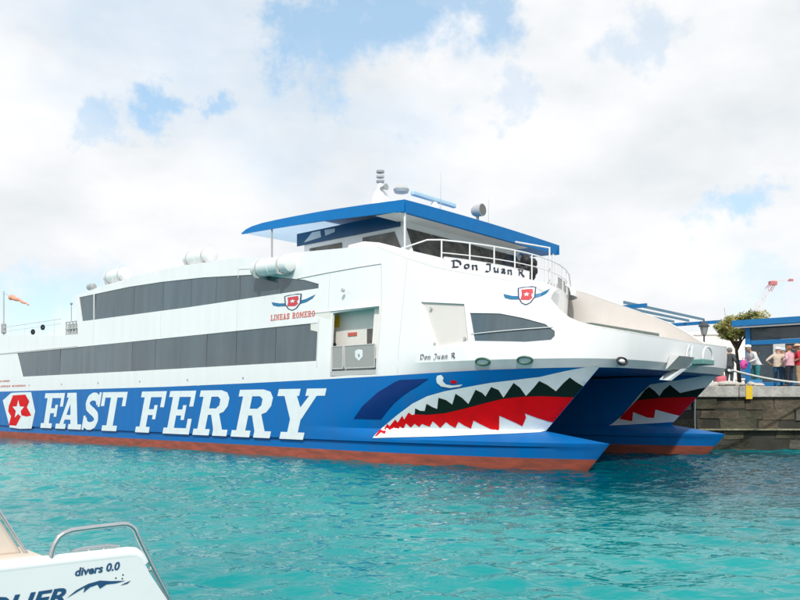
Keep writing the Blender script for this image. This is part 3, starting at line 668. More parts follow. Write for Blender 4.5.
# --- names and crests on the side
def crest(par, mp, cx, cy, w, h, sx=-1):
    X = lambda pl: [(cx+sx*x*w, cy+y*h) for x, y in pl]
    decal('crest_wing', [X([(-.5,.20),(-.46,-.02),(-.34,-.12),(-.10,-.16),(-.12,.02),(-.30,.06)])], [], lambda s, z: mp(.008)(s, z), logo_b, par, subdiv=.1)
    decal('crest_wing', [X([(.5,.34),(.44,.12),(.30,-.06),(.12,-.14),(.10,.06),(.30,.14)])], [], lambda s, z: mp(.008)(s, z), logo_b, par, subdiv=.1)
    decal('crest_edge', [X([(-.20,.46),(-.10,.50),(.10,.52),(.20,.48),(.19,-.05),(.10,-.36),(.0,-.48),(-.10,-.36),(-.18,-.05)])], [], lambda s, z: mp(.010)(s, z), logo_d, par, subdiv=.1)
    decal('crest_field', [X([(-.17,.42),(0,.47),(.17,.44),(.16,-.05),(.08,-.33),(.0,-.42),(-.08,-.33),(-.15,-.05)])], [], lambda s, z: mp(.014)(s, z), letw, par, subdiv=.1)
    decal('crest_letter', [X([(-.12,.36),(.12,.38),(.14,.18),(.10,.06),(.13,-.10),(.06,-.22),(-.03,-.20),(-.12,-.18),(-.10,.1)])], [], lambda s, z: mp(.018)(s, z), logo_r, par, subdiv=.1)
    decal('crest_star', [X([(x*.07, .1+y*.13) for x, y in STAR])], [], lambda s, z: mp(.022)(s, z), letw, par)
crest(sides, tmap, 11.18, 5.72, 2.4, .62)
def set_word(txt, x0, z0, Wd, Hh, m):
    for P, Nn in slab_text(txt, Wd, Hh):
        decal('letter', [[(x0-x, z0+y) for x, y in p] for p in P], [[(x0-x, z0+y) for x, y in p] for p in Nn], tmap(.010), m, sides)
set_word('LINEAS ROMERO', 12.40, 5.13, 2.46, .22, coral)
set_word('LINEAS ROMERO', 37.4, 3.22, 1.9, .10, coral)
set_word('LINEAS ROMERO', 37.0, 2.92, 3.6, .10, coral)
for P in gothic_text('Don Juan R', 1.42, .16, .035): decal('letter', [[(4.95-x, 3.385+y) for x, y in p] for p in P], [], tmap(.010), ink, sides)
crest(sides, tmap, 1.30, 5.17, 1.6, .58)

# --- decks, roof, front wall
def arc(t): return 5.05+.95*((t-6.85)/4.4)**2
tt = [2.45+8.8*i/24 for i in range(25)]
fw = MB(); fw.grid([[L(arc(t)+(.25*(6.72-z)/3.2), t, z) for z in (3.45, 4.5, 5.6, 6.72)] for t in [1.2, 1.7]+tt+[12.0, 12.5]])
fw.build('front_wall', white, ferry, smooth=40)
sh = MB(); rows = []
for i in range(25):
    k = i/24; q = 6.0+(.5-6.0)*k; t_ = 2.3+(9.6-2.3)*k**1.25
    p0 = Vector(topside(q, top_z(q)-.04, .004)); p1 = Vector((arc(t_)-.04, t_, 6.62)); c_ = p0.lerp(p1, .5)+Vector((-.12*(1-k), -.12*(1-k), .05+.30*k))
    rows.append([L(*(p0*(1-f)**2+c_*2*f*(1-f)+p1*f*f)) for f in [j/10 for j in range(11)]])
sh.grid(rows); sh.build('forward_shoulder', white, ferry, smooth=50)
cp = [(5.98,2.50,7.08),(6.02,2.1,7.10),(6.15,1.6,7.14),(6.4,1.15,7.22),(6.8,.82,7.36),(7.3,.62,7.52),(7.9,.50,7.62),(8.6,.46,7.58),(8.7,.46,7.42)]
for mir in (0, 1):
    f_ = (lambda p: (p[0], BEAM-p[1], p[2])) if mir else (lambda p: p)
    co = MB(); co.grid([[f_(L(s-.12, t-.12, 6.70 if mir else (3.5 if s < 6.6 else 6.4))), f_(L(s-.12, t-.12, z-.30)), f_(L(s-.08, t-.08, z-.08)), f_(L(s, t, z)), f_(L(s+.12, t+.12, z)), f_(L(s+.16, t+.16, 6.7))] for s, t, z in cp])
    co.build('bridge_coaming', white, ferry, smooth=50)
MB().add([L(arc(t), t, 6.72) for t in tt]+[L(8.4, BEAM-.42, 6.72), L(12.7, BEAM-.3, 6.72), L(12.7, .3, 6.72), L(8.4, .42, 6.72)], [tuple(range(len(tt)+4))]).build('bridge_deck', lgrey, ferry)
rf = MB(); rows = []
for q in (28.0, 26.5, 25.2, 23, 21.5, 18.4, 16.4, 14.5, 13.4, 12.6, 11.6):
    s, t, z = topside(q, top_z(q)); rows.append([L(s, t+(BEAM-2*t)*k/12, z-.01+.22*(1-(abs(k-6)/6)**3)) for k in range(13)])
rf.grid(rows); rf.add([rows[-1][i] for i in range(13)]+[L(11.6, BEAM-.3, 6.7), L(11.6, .3, 6.7)], [tuple(range(15))])
rf.build('cabin_roof', white, ferry, smooth=40)
MB().add([L(27.6,.1,4.8), L(27.6,BEAM-.1,4.8), L(28.0,BEAM-.2,7.5), L(28.0,.2,7.5)], [(0,1,2,3)]).build('cabin_aft_wall', white, ferry)
MB().box(27.6, 40, .05, BEAM-.05, 4.82, 4.9).build('aft_deck', lgrey, ferry, L)
MB().box(39.9, 40, .02, BEAM-.02, -.9, 5.9).build('transom', white, ferry, L)

# --- name board and bridge rails
nb = MB(); ts = [2.50+4.1*i/16 for i in range(17)]
nb.grid([[L(arc(t)-.05, t, 6.70), L(arc(t)-.06, t, 6.70+(.42-.10*i/16)), L(arc(t)-.02, t, 6.70+(.42-.10*i/16)), L(arc(t)-.01, t, 6.70)] for i, t in enumerate(ts)])
nb = nb.build('name_board', white, ferry, smooth=30)
for P in gothic_text('Don Juan R', 3.55, .26, .10): decal('letter', [[(2.78+x, 6.775+y) for x, y in p] for p in P], [], lambda t, z: L(arc(t)-.066, t, z), ink, nb, subdiv=.1)
MB().tube([L(arc(t)-.06, t, 6.70) for t in ts], .018, 5).build('board_edge', seam_m, nb)
MB().tube([L(arc(t)-.06, t, 7.12-.10*i/16) for i, t in enumerate(ts)], .012, 5).build('board_edge', seam_m, nb)
rl = MB(); zt = 7.72
rp = [L(6.62,1.0,7.28), L(6.2,1.9,7.66)]+[L(arc(t), t, zt) for t in tt]+[L(6.2,BEAM-1.9,7.66), L(6.62,BEAM-1.0,7.28)]
rl.tube(rp, .028, 6); rl.tube([L(arc(t), t, 7.27) for t in tt], .02, 6)
rail = rl.build('bridge_rail', railw, ferry, smooth=40)
for i in (0, 3, 6, 9, 12, 15, 18, 21, 24): MB().tube([L(arc(tt[i]), tt[i], 6.7), L(arc(tt[i]), tt[i], zt)], .028, 6).build('post', railw, rail)
MB().grid([[L(arc(t)+.02, t, 6.76), L(arc(t)+.02, t, 7.2)] for t in tt[19:24]]).build('rail_net', meshm, rail)

# --- wheelhouse
wh = MB(); pr = [(7.7,6.70),(7.7,7.42),(8.16,8.56),(8.02,9.05),(14.0,9.05),(13.65,8.6),(13.65,6.70)]; n = len(pr)
wh.add([L(s, 2.9, z) for s, z in pr]+[L(s, 10.8, z) for s, z in pr], [tuple(range(n)), tuple(range(n,2*n))[::-1]]+[(i,(i+1)%n,(i+1)%n+n,i+n) for i in range(n)])
wh = wh.build('wheelhouse', white, ferry)
for k in range(5):
    a_ = 3.02+k*1.54; b_ = a_+1.49
    P4 = [(7.70, 7.45, a_), (7.70, 7.45, b_), (8.145, 8.53, b_-(.15 if k == 4 else 0)), (8.145, 8.53, a_+(.0 if k else .05))]
    MB().add([L(s-.02, t, z+.008) for s, z, t in P4]+[L(s+.01, t, z) for s, z, t in P4], [(0,1,2,3),(7,6,5,4)]+[(i,(i+1)%4,(i+1)%4+4,i+4) for i in range(4)]).build('windscreen_pane', glass_d, wh)
for s_, e_, lo, hi in ((8.35, 10.25, 7.55, 8.45), (11.4, 13.3, 7.6, 8.42)):
    MB().add([L(s_+(.25 if s_ < 9 else 0), 2.875, hi), L(e_, 2.875, hi), L(e_, 2.875, lo), L(s_-.2 if s_ < 9 else s_, 2.875, lo)], [(0,1,2,3)]).build('side_pane', glass_d, wh)
    MB().add([L(s_+(.25 if s_ < 9 else 0), 10.825, hi), L(e_, 10.825, hi), L(e_, 10.825, lo), L(s_-.2 if s_ < 9 else s_, 10.825, lo)], [(0,1,2,3)]).build('side_pane', glass_d, wh)
bb = MB(); bb.hexa([(8.3,2.84),(14.05,2.84),(14.05,2.895),(8.3,2.895)], 8.60, 9.12)
bb = bb.build('upper_band', mat('band_blue', (.01, .085, .20), .3, var=.2, vscale=1), wh, L)
MB().add([L(13.1,2.83,9.05), L(12.6,2.83,9.05), L(12.55,2.83,8.78), L(13.6,2.83,8.70)], [(0,1,2,3)]).build('band_window', glass_l, wh)
MB().add([L(12.35,2.83,9.05), L(11.75,2.83,9.02), L(11.75,2.83,8.88), L(12.3,2.83,8.80)], [(0,1,2,3)]).build('band_window', glass_l, wh)
for t in (2.88, 10.82): MB().tube([L(7.72, t, 7.45), L(8.15, t, 8.6)], .09, 6).build('corner_pillar', white, wh)

# --- canopy over the bridge
ss = [7.0, 7.8, 9.0, 10.2, 11.4, 12.6, 13.8, 14.8, 15.5, 15.9, 16.2]
zt_ = [9.14, 9.20, 9.28, 9.35, 9.41, 9.45, 9.48, 9.49, 9.45, 9.38, 9.26]; th = [.42, .42, .41, .40, .38, .36, .34, .31, .25, .17, .04]
T0, T1 = 1.6, 12.35
for t, d in ((T0, 1), (T1, -1)):
    fa = MB(); fa.grid([[L(s, t, z), L(s, t, z-h), L(s, t+d*.08, z-h), L(s, t+d*.08, z-.02)] for s, z, h in zip(ss, zt_, th)])
    if d > 0: can = fa.build('canopy', blue2, ferry, smooth=30)
    else: fa.build('side_fascia', blue2, can, smooth=30)
fr = [(T0+(T1-T0)*k/10) for k in range(11)]
cam_z = lambda t: .06*(1-((t-6.85)/5.25)**2)
fa = MB(); fa.grid([[L(7.02, t, 9.155+cam_z(t)), L(6.99, t, 9.14+cam_z(t)), L(7.06, t, 8.72), L(7.2, t, 8.72)] for t in fr])
fa.build('front_fascia', blue2, can, smooth=30)
def canopy_top(k0, k1, m, name, dz=0.):
    b = MB(); b.grid([[L(s, t, z+cam_z(t)-dz) for t in fr] for s, z in list(zip(ss, zt_))[k0:k1]]); return b.build(name, m, can, smooth=40)
canopy_top(5, 11, fabric, 'fabric_sheet'); canopy_top(0, 6, blue2, 'roof_sheet')
for nm, k0, k1, m_ in (('soffit', 0, 9, white), ('soffit', 8, 11, blue2)): MB().grid([[L(s, t, 8.74+.03*(s-7)) for t in fr[k0:k1]] for s in (7.1, 8.0, 8.4)]).build(nm, m_, can)
for s, t, zb, zc in ((7.1,1.75,6.9,9.0), (7.1,11.95,6.9,9.0), (14.3,1.7,7.9,9.3), (14.3,12.0,7.9,9.3), (5.42,8.8,6.7,8.85)):
    MB().tube([L(s, t, zb), L(s if s > 6 else 7.1, t, zc)] if s > 6 else [L(s, t, zb), L(s, t, 8.3), L(7.05, t, 8.76)], .04, 8).build('canopy_post', railw if s < 10 else grey, can)

# --- roof equipment
eq = MB(); eq.hexa([(9.2,4.4),(9.6,3.9),(12.3,3.9),(12.3,9.8),(9.6,9.8),(9.2,9.3)], 9.42, 10.05); eqo = eq.build('equipment_deck', white, ferry, L, bevel=.15)
ms = MB(); ms.lathe([(.42,0),(.36,.35),(.26,.55),(.16,.7),(.10,1.0),(.08,1.1)], L(10.8,4.5,10.05), 14)
mast = ms.build('signal_mast', white, ferry, smooth=40)
for k, z in enumerate((11.02, 11.22, 11.42)): MB().lathe([(.06,0),(.17,.02),(.17,.10),(.06,.12)], L(10.8,4.5,z), 12).build('signal_light', lgrey if k % 2 else grey, mast, smooth=40)
MB().lathe([(.05,-.2),(.09,0),(.14,.12)], L(10.45,4.35,10.75), 10, axis='x').build('horn', grey, mast)
rd = MB(); rd.lathe([(.26,0),(.24,.3),(.16,.36),(.12,.5)], L(8.85,5.6,9.6), 14); rdo = rd.build('radar', white, ferry, smooth=40)
MB().box(8.76, 8.94, 4.2, 6.98, 10.12, 10.32).build('radar_bar', mat('radar_blue', (.48, .66, .77), .4), rdo, L, bevel=.05)
MB().lathe([(.05,0),(.28,.02),(.32,.14),(.22,.26),(.05,.3)], L(9.4,4.2,10.3), 14).build('satellite_dome', lgrey, ferry, smooth=40)
sl = MB(); sl.tube([L(7.35,6.5,9.2), L(7.35,6.5,9.5)], .06, 8); slo = sl.build('searchlight', grey, ferry)
MB().lathe([(.17,-.26),(.23,-.15),(.25,.16),(.25,.2)], L(7.3,6.5,9.70), 16, axis='x').build('lamp_housing', lgrey, slo, smooth=40)
MB().lathe([(.02,.205),(.23,.205),(.235,.19)], L(7.3,6.5,9.70), 16, axis='x').build('lamp_glass', mat('lamp_dark', (.12, .13, .12), .15), slo)
for s, t, h in ((8.2,5.2,1.7), (8.0,8.2,1.2), (10.9,7.8,1.3)): MB().tube([L(s,t,9.3), L(s,t,9.4+h)], [.014,.006], 5).build('whip_antenna', lgrey, ferry)
# --- boarding step on the bow front
pl = MB(); pl.add([L(-1.04,5.0,3.08), L(-1.04,6.5,3.08), L(-1.30,6.65,3.50), L(-1.30,5.35,3.50), L(-1.0,5.0,3.08), L(-1.0,6.5,3.08), L(-1.0,6.65,3.55), L(-1.0,5.35,3.55)], [(0,1,2,3),(4,7,6,5),(0,4,5,1),(1,5,6,2),(2,6,7,3),(3,7,4,0)])
po = pl.build('boarding_step', lgrey, ferry)
MB().add([L(-1.0,5.2,2.72), L(-1.0,5.45,2.72), L(-1.1,7.0,3.30), L(-1.1,6.6,3.30), L(-.7,5.2,2.75), L(-.7,5.45,2.75), L(-.7,7.0,3.32), L(-.7,6.6,3.32)], [(0,1,2,3),(4,7,6,5),(0,4,5,1),(1,5,6,2),(2,6,7,3),(3,7,4,0)]).build('step_bracket', letw, po)
MB().hexa([(-1.02,6.9),(-1.5,6.9),(-1.5,7.9),(-1.02,7.9)], 3.28, 3.46).build('foot_plate', mat('step_green', (.12, .28, .26), .5), po, L, bevel=.03)
hp = [L(-1.45, 6.95, 3.46)]+[L(-1.45, 7.4-.45*math.cos(math.pi*k/10), 3.52+.36*math.sin(math.pi*k/10)) for k in range(11)]+[L(-1.45, 7.85, 3.46)]
MB().tube(hp, .035, 7).build('hoop_rail', railw, po, smooth=40)
MB().tube([L(-1.3,5.9,3.5), L(-1.2,6.4,3.9), L(-1.1,6.9,3.95)], .02, 6).tube([L(-1.3,6.3,3.5), L(-1.2,6.7,3.9)], .02, 6).build('hand_rail', railw, po)
MB().hexa([(.3,2.6),(.75,2.6),(.75,7.6),(.3,7.6)], 3.45, 4.455).build('rope_locker', mat('locker_green', (.16, .20, .18), .6, var=.2), ferry, L, bevel=.03)

# --- stern fittings
sm_ = MB(); sm_.tube([L(37.2,.35,4.9), L(37.2,.35,8.6)], .045, 8); smo = sm_.build('stern_mast', lgrey, ferry)
MB().lathe([(.10,0),(.14,.05),(.14,.55),(.09,.6)], L(37.2,.35,6.1), 10).build('stern_lamp', grey, smo)
ar = MB(); ar.tube([L(s,.25,6.0+.45) for s in (37,34.5,32,29.8)], .022, 6); ar.tube([L(s,.25,6.0+.2) for s in (37,34.5,32,29.8)], .016, 6); aro = ar.build('aft_rail', railw, ferry)
for s in (36, 34.2, 32.4, 30.6): MB().tube([L(s,.25,4.9), L(s,.25,6.45)], .022, 6).build('post', railw, aro)
cg = MB()
for s in (27.75, 28.05, 28.4, 28.75, 29.1): cg.beam(L(s,.2,5.5), L(s,.2,6.2), .05, .05)
for z in (5.55, 5.85, 6.2): cg.beam(L(27.7,.2,z), L(29.15,.2,z), .05, .05)
cgo = cg.build('locker_cage', lgrey, ferry); MB().box(27.8, 29.1, .26, .8, 5.5, 6.1).build('locker_box', lgrey, cgo, L)
MB().tube([L(28.55,.2,6.2), L(28.55,.2,7.1)], .02, 6).ball(L(28.55,.2,7.14), .07).build('cage_light', grey, cgo)
MB().lathe([(.1,-.3),(.17,-.22),(.17,.22),(.1,.3)], L(27.6,.8,7.98), 12, axis='x').build('deck_speaker', grey, ferry, smooth=40)
for s, z in ((33,6.02), (31.8,6.2)):
    MB().tube([L(s+.15*math.cos(a_*math.pi/8), .2, z-.08+.10*math.sin(a_*math.pi/8)) for a_ in range(16)], .06, 6, closed=True).build('fender_tyre', black, ferry, smooth=50)

# --- life rafts: canisters resting in cradles on the ferry
def life_raft(s, t, z, ln, r_, label):
    o = empty('life_raft', W(s, t, z-r_), math.atan2(-.65839, .75268), label, 'life raft', 'white life raft canisters on the ferry')
    h = ln/2
    cn = MB().lathe([(r_*.55,-h),(r_*.86,-h+.05),(r_,-h+.16),(r_,-.03),(r_*1.05,-.025),(r_*1.05,.025),(r_,.03),(r_,h-.16),(r_*.86,h-.05),(r_*.55,h)], (0,0,r_), 20, axis='x').build('canister', white2, o, smooth=35)
    for k in (-.3, .3): MB().lathe([(r_*1.0,-.04),(r_*1.04,-.035),(r_*1.04,.035),(r_*1.0,.04)], (k*ln,0,r_), 20, axis='x').build('strap', lgrey, o, smooth=35)
    for k in (-.32, .32):
        MB().beam((k*ln,-r_*.9,-.02), (k*ln,r_*1.3,-.02), .08, .08).beam((k*ln,-r_*.9,-.02), (k*ln,-r_*1.05,r_*.8), .06, .06).beam((k*ln,r_*1.2,-.02), (k*ln,r_*1.2,-.30), .06, .06).build('cradle', lgrey, o)
    return o
life_raft(12.1, -.10, 7.14, 2.1, .33, 'large white life raft canister hung outside the dark upper windows below the canopy')
life_raft(18.0, .75, 8.32, 1.9, .34, 'white life raft canister on the cabin roof, middle one of three')
life_raft(24.9, .75, 8.25, 1.9, .34, 'white life raft canister on the cabin roof, farthest from the bridge')
# windsock
ws = empty('windsock', W(37.2,.35,8.5), label='small orange windsock flying from the ferry stern mast', cat='windsock')
k0 = W(37.2,.35,8.5); P = [W(37.2,.35,8.5)-k0, W(36.2,.35,8.2)-k0]
MB().tube(P, .015, 5).build('line', lgrey, ws)
sk = [W(36.2+(33.9-36.2)*k/8,.35,8.15-.62*(k/8)**1.2+.03*math.sin(k*2))-k0 for k in range(9)]
MB().tube(sk, [.17-.13*(k/8)**.7 for k in range(9)], 10, cap=False).build('sock', orange, ws, smooth=60)
bag = MB(); random.seed(11)
for i in range(14): bag.ball((random.uniform(-.3,.3), random.uniform(-.45,.45), random.uniform(.16,1.0)-.1*(i%3)), (.22,.26,.22), 10)
tag(bag.build('equipment_bundle', black, None, smooth=60, loc=W(5.85,7.75,6.80)), 'black bundle of gear on the bridge deck behind the railing', 'bundle')

# ------------------------------------------------------------------ mooring lines
def sag(a, b, d, n=18):
    a = Vector(a); b = Vector(b); return [a.lerp(b, k/n)-Vector((0,0,d*4*(k/n)*(1-k/n))) for k in range(n+1)]
P = sag(W(-.92, 11.4, 3.24), (19.6, 34.3, QZ+.22), .25)
tag(MB().tube(P, .045, 7).build('mooring_rope', rope_m, None, smooth=60), 'white mooring rope stretched from the ferry bow to the quay top', 'rope')
tag(MB().tube([(12.6, 33.72, QZ+.05), (12.55, 33.56, QZ+.02), (12.54, 33.53, 2.2), (12.52, 33.52, 1.5), (12.51, 33.47, .95), (12.55, 33.5, .7)], .03, 6).build('hanging_rope', rope_m, None, smooth=60), 'thin pale rope hanging straight down the quay wall beside the bow', 'rope')

# ------------------------------------------------------------------ quayside: kiosk, pergola, lamp, tree, house, crane
kblue = mat('kiosk_blue', (.004, .16, .42), .45, var=.12, vscale=2)
def build_kiosk():
    e1 = -A2; ang = math.atan2(e1.y, e1.x)
    k = empty('kiosk', (17.66, 40.0, QZ), ang, 'blue framed glass kiosk with flat roof behind the waiting people', 'kiosk')
    Ln, Dp = 8.0, 5.0
    MB().box(-.55, Ln+.5, -.55, Dp+.5, 3.26, 3.36).build('roof', lgrey, k)
    for a, b in (((-.6,-.6),(Ln+.6,-.6)), ((-.6,-.6),(-.6,Dp+.6)), ((-.6,Dp+.6),(Ln+.6,Dp+.6))): MB().beam((*a,3.30), (*b,3.30), .06, .30).build('fascia', kblue, k)
    MB().beam((-.5,-.5,3.09), (Ln+.5,-.5,3.09), .1, .07).build('gutter', white2, k)
    for x in (0, 2.6, 5.2, 7.8):
        MB().box(x-.12, x+.12, -.12, .12, 0, 3.25).build('post', kblue, k, bevel=.01); MB().box(x-.12, x+.12, Dp-.12, Dp+.12, 0, 3.25).build('post', kblue, k)
    for z, h in ((2.32, .22), (.16, .3)):
        for i in range(3): MB().box(i*2.6+.125, i*2.6+2.475, -.07, .07, z-h/2, z+h/2).build('beam', kblue, k, bevel=.01)
        MB().box(-.07, .07, .125, Dp-.125, z-h/2, z+h/2).build('beam', kblue, k)
    pg = mat('kiosk_glass', (.06, .085, .105), .06, spec=.6, var=.4, vscale=.8)
    for i in range(3):
        x0 = i*2.6+.125
        MB().box(x0, x0+2.35, -.01, .01, 2.44, 3.22).build('pane', pg, k)
        for j in range(2): MB().box(x0+.02+j*1.18, x0+1.15+j*1.18, -.012, .012, .32, 2.20).build('pane', pg, k)
        MB().box(x0+1.155, x0+1.195, -.03, .03, .32, 2.20).build('mullion', kblue, k)
    MB().box(-.01, .01, .13, Dp-.13, .32, 2.20).build('pane', pg, k); MB().box(-.01, .01, .13, Dp-.13, 2.44, 3.22).build('pane', pg, k)
    MB().box(1.2, 1.75, -.06, -.02, 1.25, 2.2).build('poster', mat('poster_white', (.6, .62, .62), .6), k)
    MB().box(0, Ln, .2, Dp, .005, .05).build('floor', grey, k)
build_kiosk()
def build_pergola():
    p = empty('pergola', W(12, 24.4, QZ), math.atan2(-.65839, .75268), 'pale blue slatted pergola roof rising behind the ferry bow', 'pergola')
    x1, y0, y1, z = 5.6, -5.4, 5.3, 4.33
    sl = mat('slat_blue', (.10, .22, .32), .5, var=.1)
    for i in range(15): MB().beam((x1-.5-i*.95, y0-.3, z+.12), (x1-.5-i*.95, y1+.2, z+.12), .06, .14).build('slat', sl, p)
    for y in (y0, y1): MB().beam((x1+.6, y, z-.1), (x1-14.5, y, z-.1), .14, .2).build('beam', kblue, p)
    for x in (x1-2.2, x1-8, x1-14):
        for y in (y0, y1): MB().beam((x, y, 0), (x, y, z-.22), .16, .16).build('post', kblue, p)
build_pergola()
def build_lamp():
    o = empty('street_lamp', (15.8, 41.0, QZ), label='dark lantern street lamp on a slim post beside the tree', cat='street lamp')
    MB().lathe([(.11,0),(.09,.25),(.05,.35),(.04,2.75),(.06,2.8)], (0,0,0), 10).build('post', mat('lamp_iron', (.05, .055, .06), .5), o, smooth=40)
    MB().lathe([(.10,2.8),(.14,2.84),(.22,3.22),(.22,3.25)], (0,0,0), 6).build('lantern_glass', mat('lantern_glass', (.25, .27, .27), .2), o)
    MB().lathe([(.30,3.25),(.30,3.29),(.12,3.46),(.05,3.5),(.03,3.62)], (0,0,0), 6).build('lantern_cap', mat('lamp_iron', (.05, .055, .06), .5), o)
build_lamp()
def build_tree():
    o = empty('tree', (18.55, 43.0, QZ), label='small bushy yellow green tree beside the blue kiosk', cat='tree')
    bark = mat('bark', (.12, .085, .06), .9, var=.4, vscale=9, bump=.6, bscale=14)
    b = MB(); b.tube([(0,0,0),(-.08,0,.7),(-.14,.02,1.5),(-.22,0,2.2),(-.30,0,2.7)], [.13,.11,.09,.08,.06], 8)
    random.seed(21); limbs = []
    for i in range(9):
        a = i*2.4; e = Vector((-.1+.95*math.cos(a)*random.uniform(.6,1.1), .9*math.sin(a), random.uniform(2.9,3.8)))
        b.tube([(-.2,0,2.1+.06*i), (-.2+.4*(e.x+.2), e.y*.4, 2.7), e], [.05,.035,.012], 6)
    b.build('trunk', bark, o, smooth=50)
    lf = [mat('leaf_%s' % n, c, .6, var=.3, vscale=5, trans=.3) for n, c in (('olive', (.33, .34, .09)), ('yellow', (.46, .42, .14)), ('dark', (.17, .20, .06)))]
    c = MB(); rng = random.Random(4); cl = []
    for i in range(64):
        while True:
            p = Vector((rng.uniform(-1,1), rng.uniform(-1,1), rng.uniform(-1,1)))
            if .3 < p.length < 1: break
        q = Vector((.08+p.x*1.42, p.y*1.2, 3.48+p.z*.66+.30*p.x)); cl.append((q, rng.uniform(.13,.40), rng.choice((0,0,1,1,2))))
    for q, r_, mi in cl:
        for k in range(120):
            d = Vector((rng.gauss(0,1), rng.gauss(0,1), rng.gauss(0,.8))); d = d.normalized()*r_*rng.random()**.45
            x = q+d; u = Vector((rng.gauss(0,1), rng.gauss(0,1), rng.gauss(0,1))).normalized(); w = u.orthogonal().normalized(); l_ = rng.uniform(.06,.12)
            m_ = mi if rng.random() < .75 else rng.randrange(3)
            c.add([x-u*l_, x+w*l_*.45, x+u*l_, x-w*l_*.45], [(0,1,2,3)], m_)
    me = bpy.data.meshes.new('crown'); me.from_pydata(c.v, [], c.f)
    for m_ in lf: me.materials.append(m_)
    me.polygons.foreach_set('material_index', c.m); link(bpy.data.objects.new('crown', me), o)
build_tree()
def build_house():
    h = empty('white_house', (24.0, 66.0, QZ), math.atan2(-.65839, .75268)+R(25), 'low plain white building behind the tree', 'building')
    lime = mat('limewash', (.78, .76, .74), .9, var=.05, vscale=.4)
    MB().box(-16, 6, -4, 5, 0, 4.6).build('wall', lime, h); MB().box(-16.1, 6.1, -4.1, 5.1, 4.6, 4.85).build('parapet', lime, h, bevel=.04)
    for x in (-12, -8, -4, 0, 4):
        w = MB().box(x-.6, x+.6, -4.06, -3.98, 1.2, 2.6).build('window', mat('shutter_blue', (.03, .10, .22), .5), h); MB().box(x-.72, x+.72, -4.12, -3.99, 1.08, 1.18).build('sill', lime, w)
build_house()
def build_crane():
    o = empty('crane', (72.6, 172.0, QZ), R(10), 'distant red and white lattice boom crane above the kiosk roof', 'crane')
    wh_ = mat('crane_white', (.66, .62, .62), .6); rd_ = mat('crane_red', (.50, .16, .17), .6)
    MB().box(-2, 2, -2, 2, 0, 2).lathe([(1.1,2),(.9,9),(1.2,10)], (0,0,0), 12).box(-1.6,1.8,-1.4,1.4,10,12.6).build('base', wh_, o)
    a = Vector((-1, 0, 11)); b = Vector((9.6, 0, 25.6)); d = (b-a); n_ = d.cross(Vector((0,1,0))).normalized()
    for nm, k0, k1, m_ in (('boom', 0, .9, wh_), ('boom_tip', .9, 1.0, rd_)):
        m = MB(); steps = 12 if nm == 'boom' else 2
        for sx in (-1, 1):
            for sy in (-1, 1):
                off = n_*.55*sx+Vector((0, .45*sy, 0)); m.beam(a+d*k0+off, a+d*k1+off*.9, .11, .11)
        for i in range(steps):
            f0 = k0+(k1-k0)*i/steps; f1 = k0+(k1-k0)*(i+1)/steps; sg = 1 if i % 2 else -1
            for sy in (-1, 1): m.beam(a+d*f0+n_*.55*sg+Vector((0,.45*sy,0)), a+d*f1-n_*.55*sg+Vector((0,.45*sy,0)), .06, .06)
        m.build(nm, m_, o)
    MB().box(8.8, 10.4, -.5, .5, 25.2, 26.1).build('boom_head', rd_, o, bevel=.1)
    MB().beam((9.8,0,26.2), (14.2,0,26.6), .22, .3).build('jib', wh_, o); MB().box(13.4, 14.5, -.2, .2, 26.2, 26.7).build('jib_head', rd_, o)
    MB().beam((-1,0,12.6), (-2,0,20), .2, .2).beam((-2,0,20), (8.8,0,25.4), .05, .05).build('stay', wh_, o)
build_crane()

# things lying on the quay
def nets():
    rng = random.Random(8); b = MB()
    for i in range(26):
        x = rng.uniform(-1.2, 1.2); b.ball((x, rng.uniform(-.25,.25), rng.uniform(.02,.16)*(1-abs(x)/1.6)+.02), (rng.uniform(.15,.34), rng.uniform(.12,.25), rng.uniform(.07,.14)), 8)
    return b
tag(nets().build('fishing_net', mat('net_white', (.66, .63, .58), .95, var=.35, vscale=14, bump=.6, bscale=30), None, smooth=60, loc=(14.3, 34.15, QZ)), 'pale heap of folded netting on the quay edge by the bow', 'net')
b = MB(); b.box(-.22,.22,-.15,.15,.0,.34); o = b.build('duffel_bag', mat('pink_fabric', (.62, .16, .2), .8, var=.2, vscale=8), None, bevel=.09, loc=(14.05, 34.55, QZ+.13)); tag(o, 'pinkish red bag sitting on the netting heap', 'bag')
MB().tube([(-.15,0,.30),(-.1,0,.44),(.1,0,.44),(.15,0,.30)], .02, 6).build('strap', black, o)
cr = MB()
for x0, x1, y0, y1 in ((-.3,.3,-.2,-.18), (-.3,.3,.18,.2), (-.3,-.28,-.18,.18), (.28,.3,-.18,.18)): cr.box(x0, x1, y0, y1, .02, .30)
cr.box(-.3,.3,-.2,.2,0,.02)
tag(cr.build('crate', mat('crate_blue', (.03, .20, .42), .5), None, loc=(15.45, 34.5, QZ)), 'blue plastic crate on the quay in front of the stooping person', 'crate')
bo = empty('bollard', (19.6, 34.3, QZ), label='dark iron bollard on the quay holding the mooring rope', cat='bollard')
MB().lathe([(.20,0),(.15,.05),(.12,.22),(.20,.30),(.21,.36),(.12,.42)], (0,0,0), 14).build('post', black, bo, smooth=40)

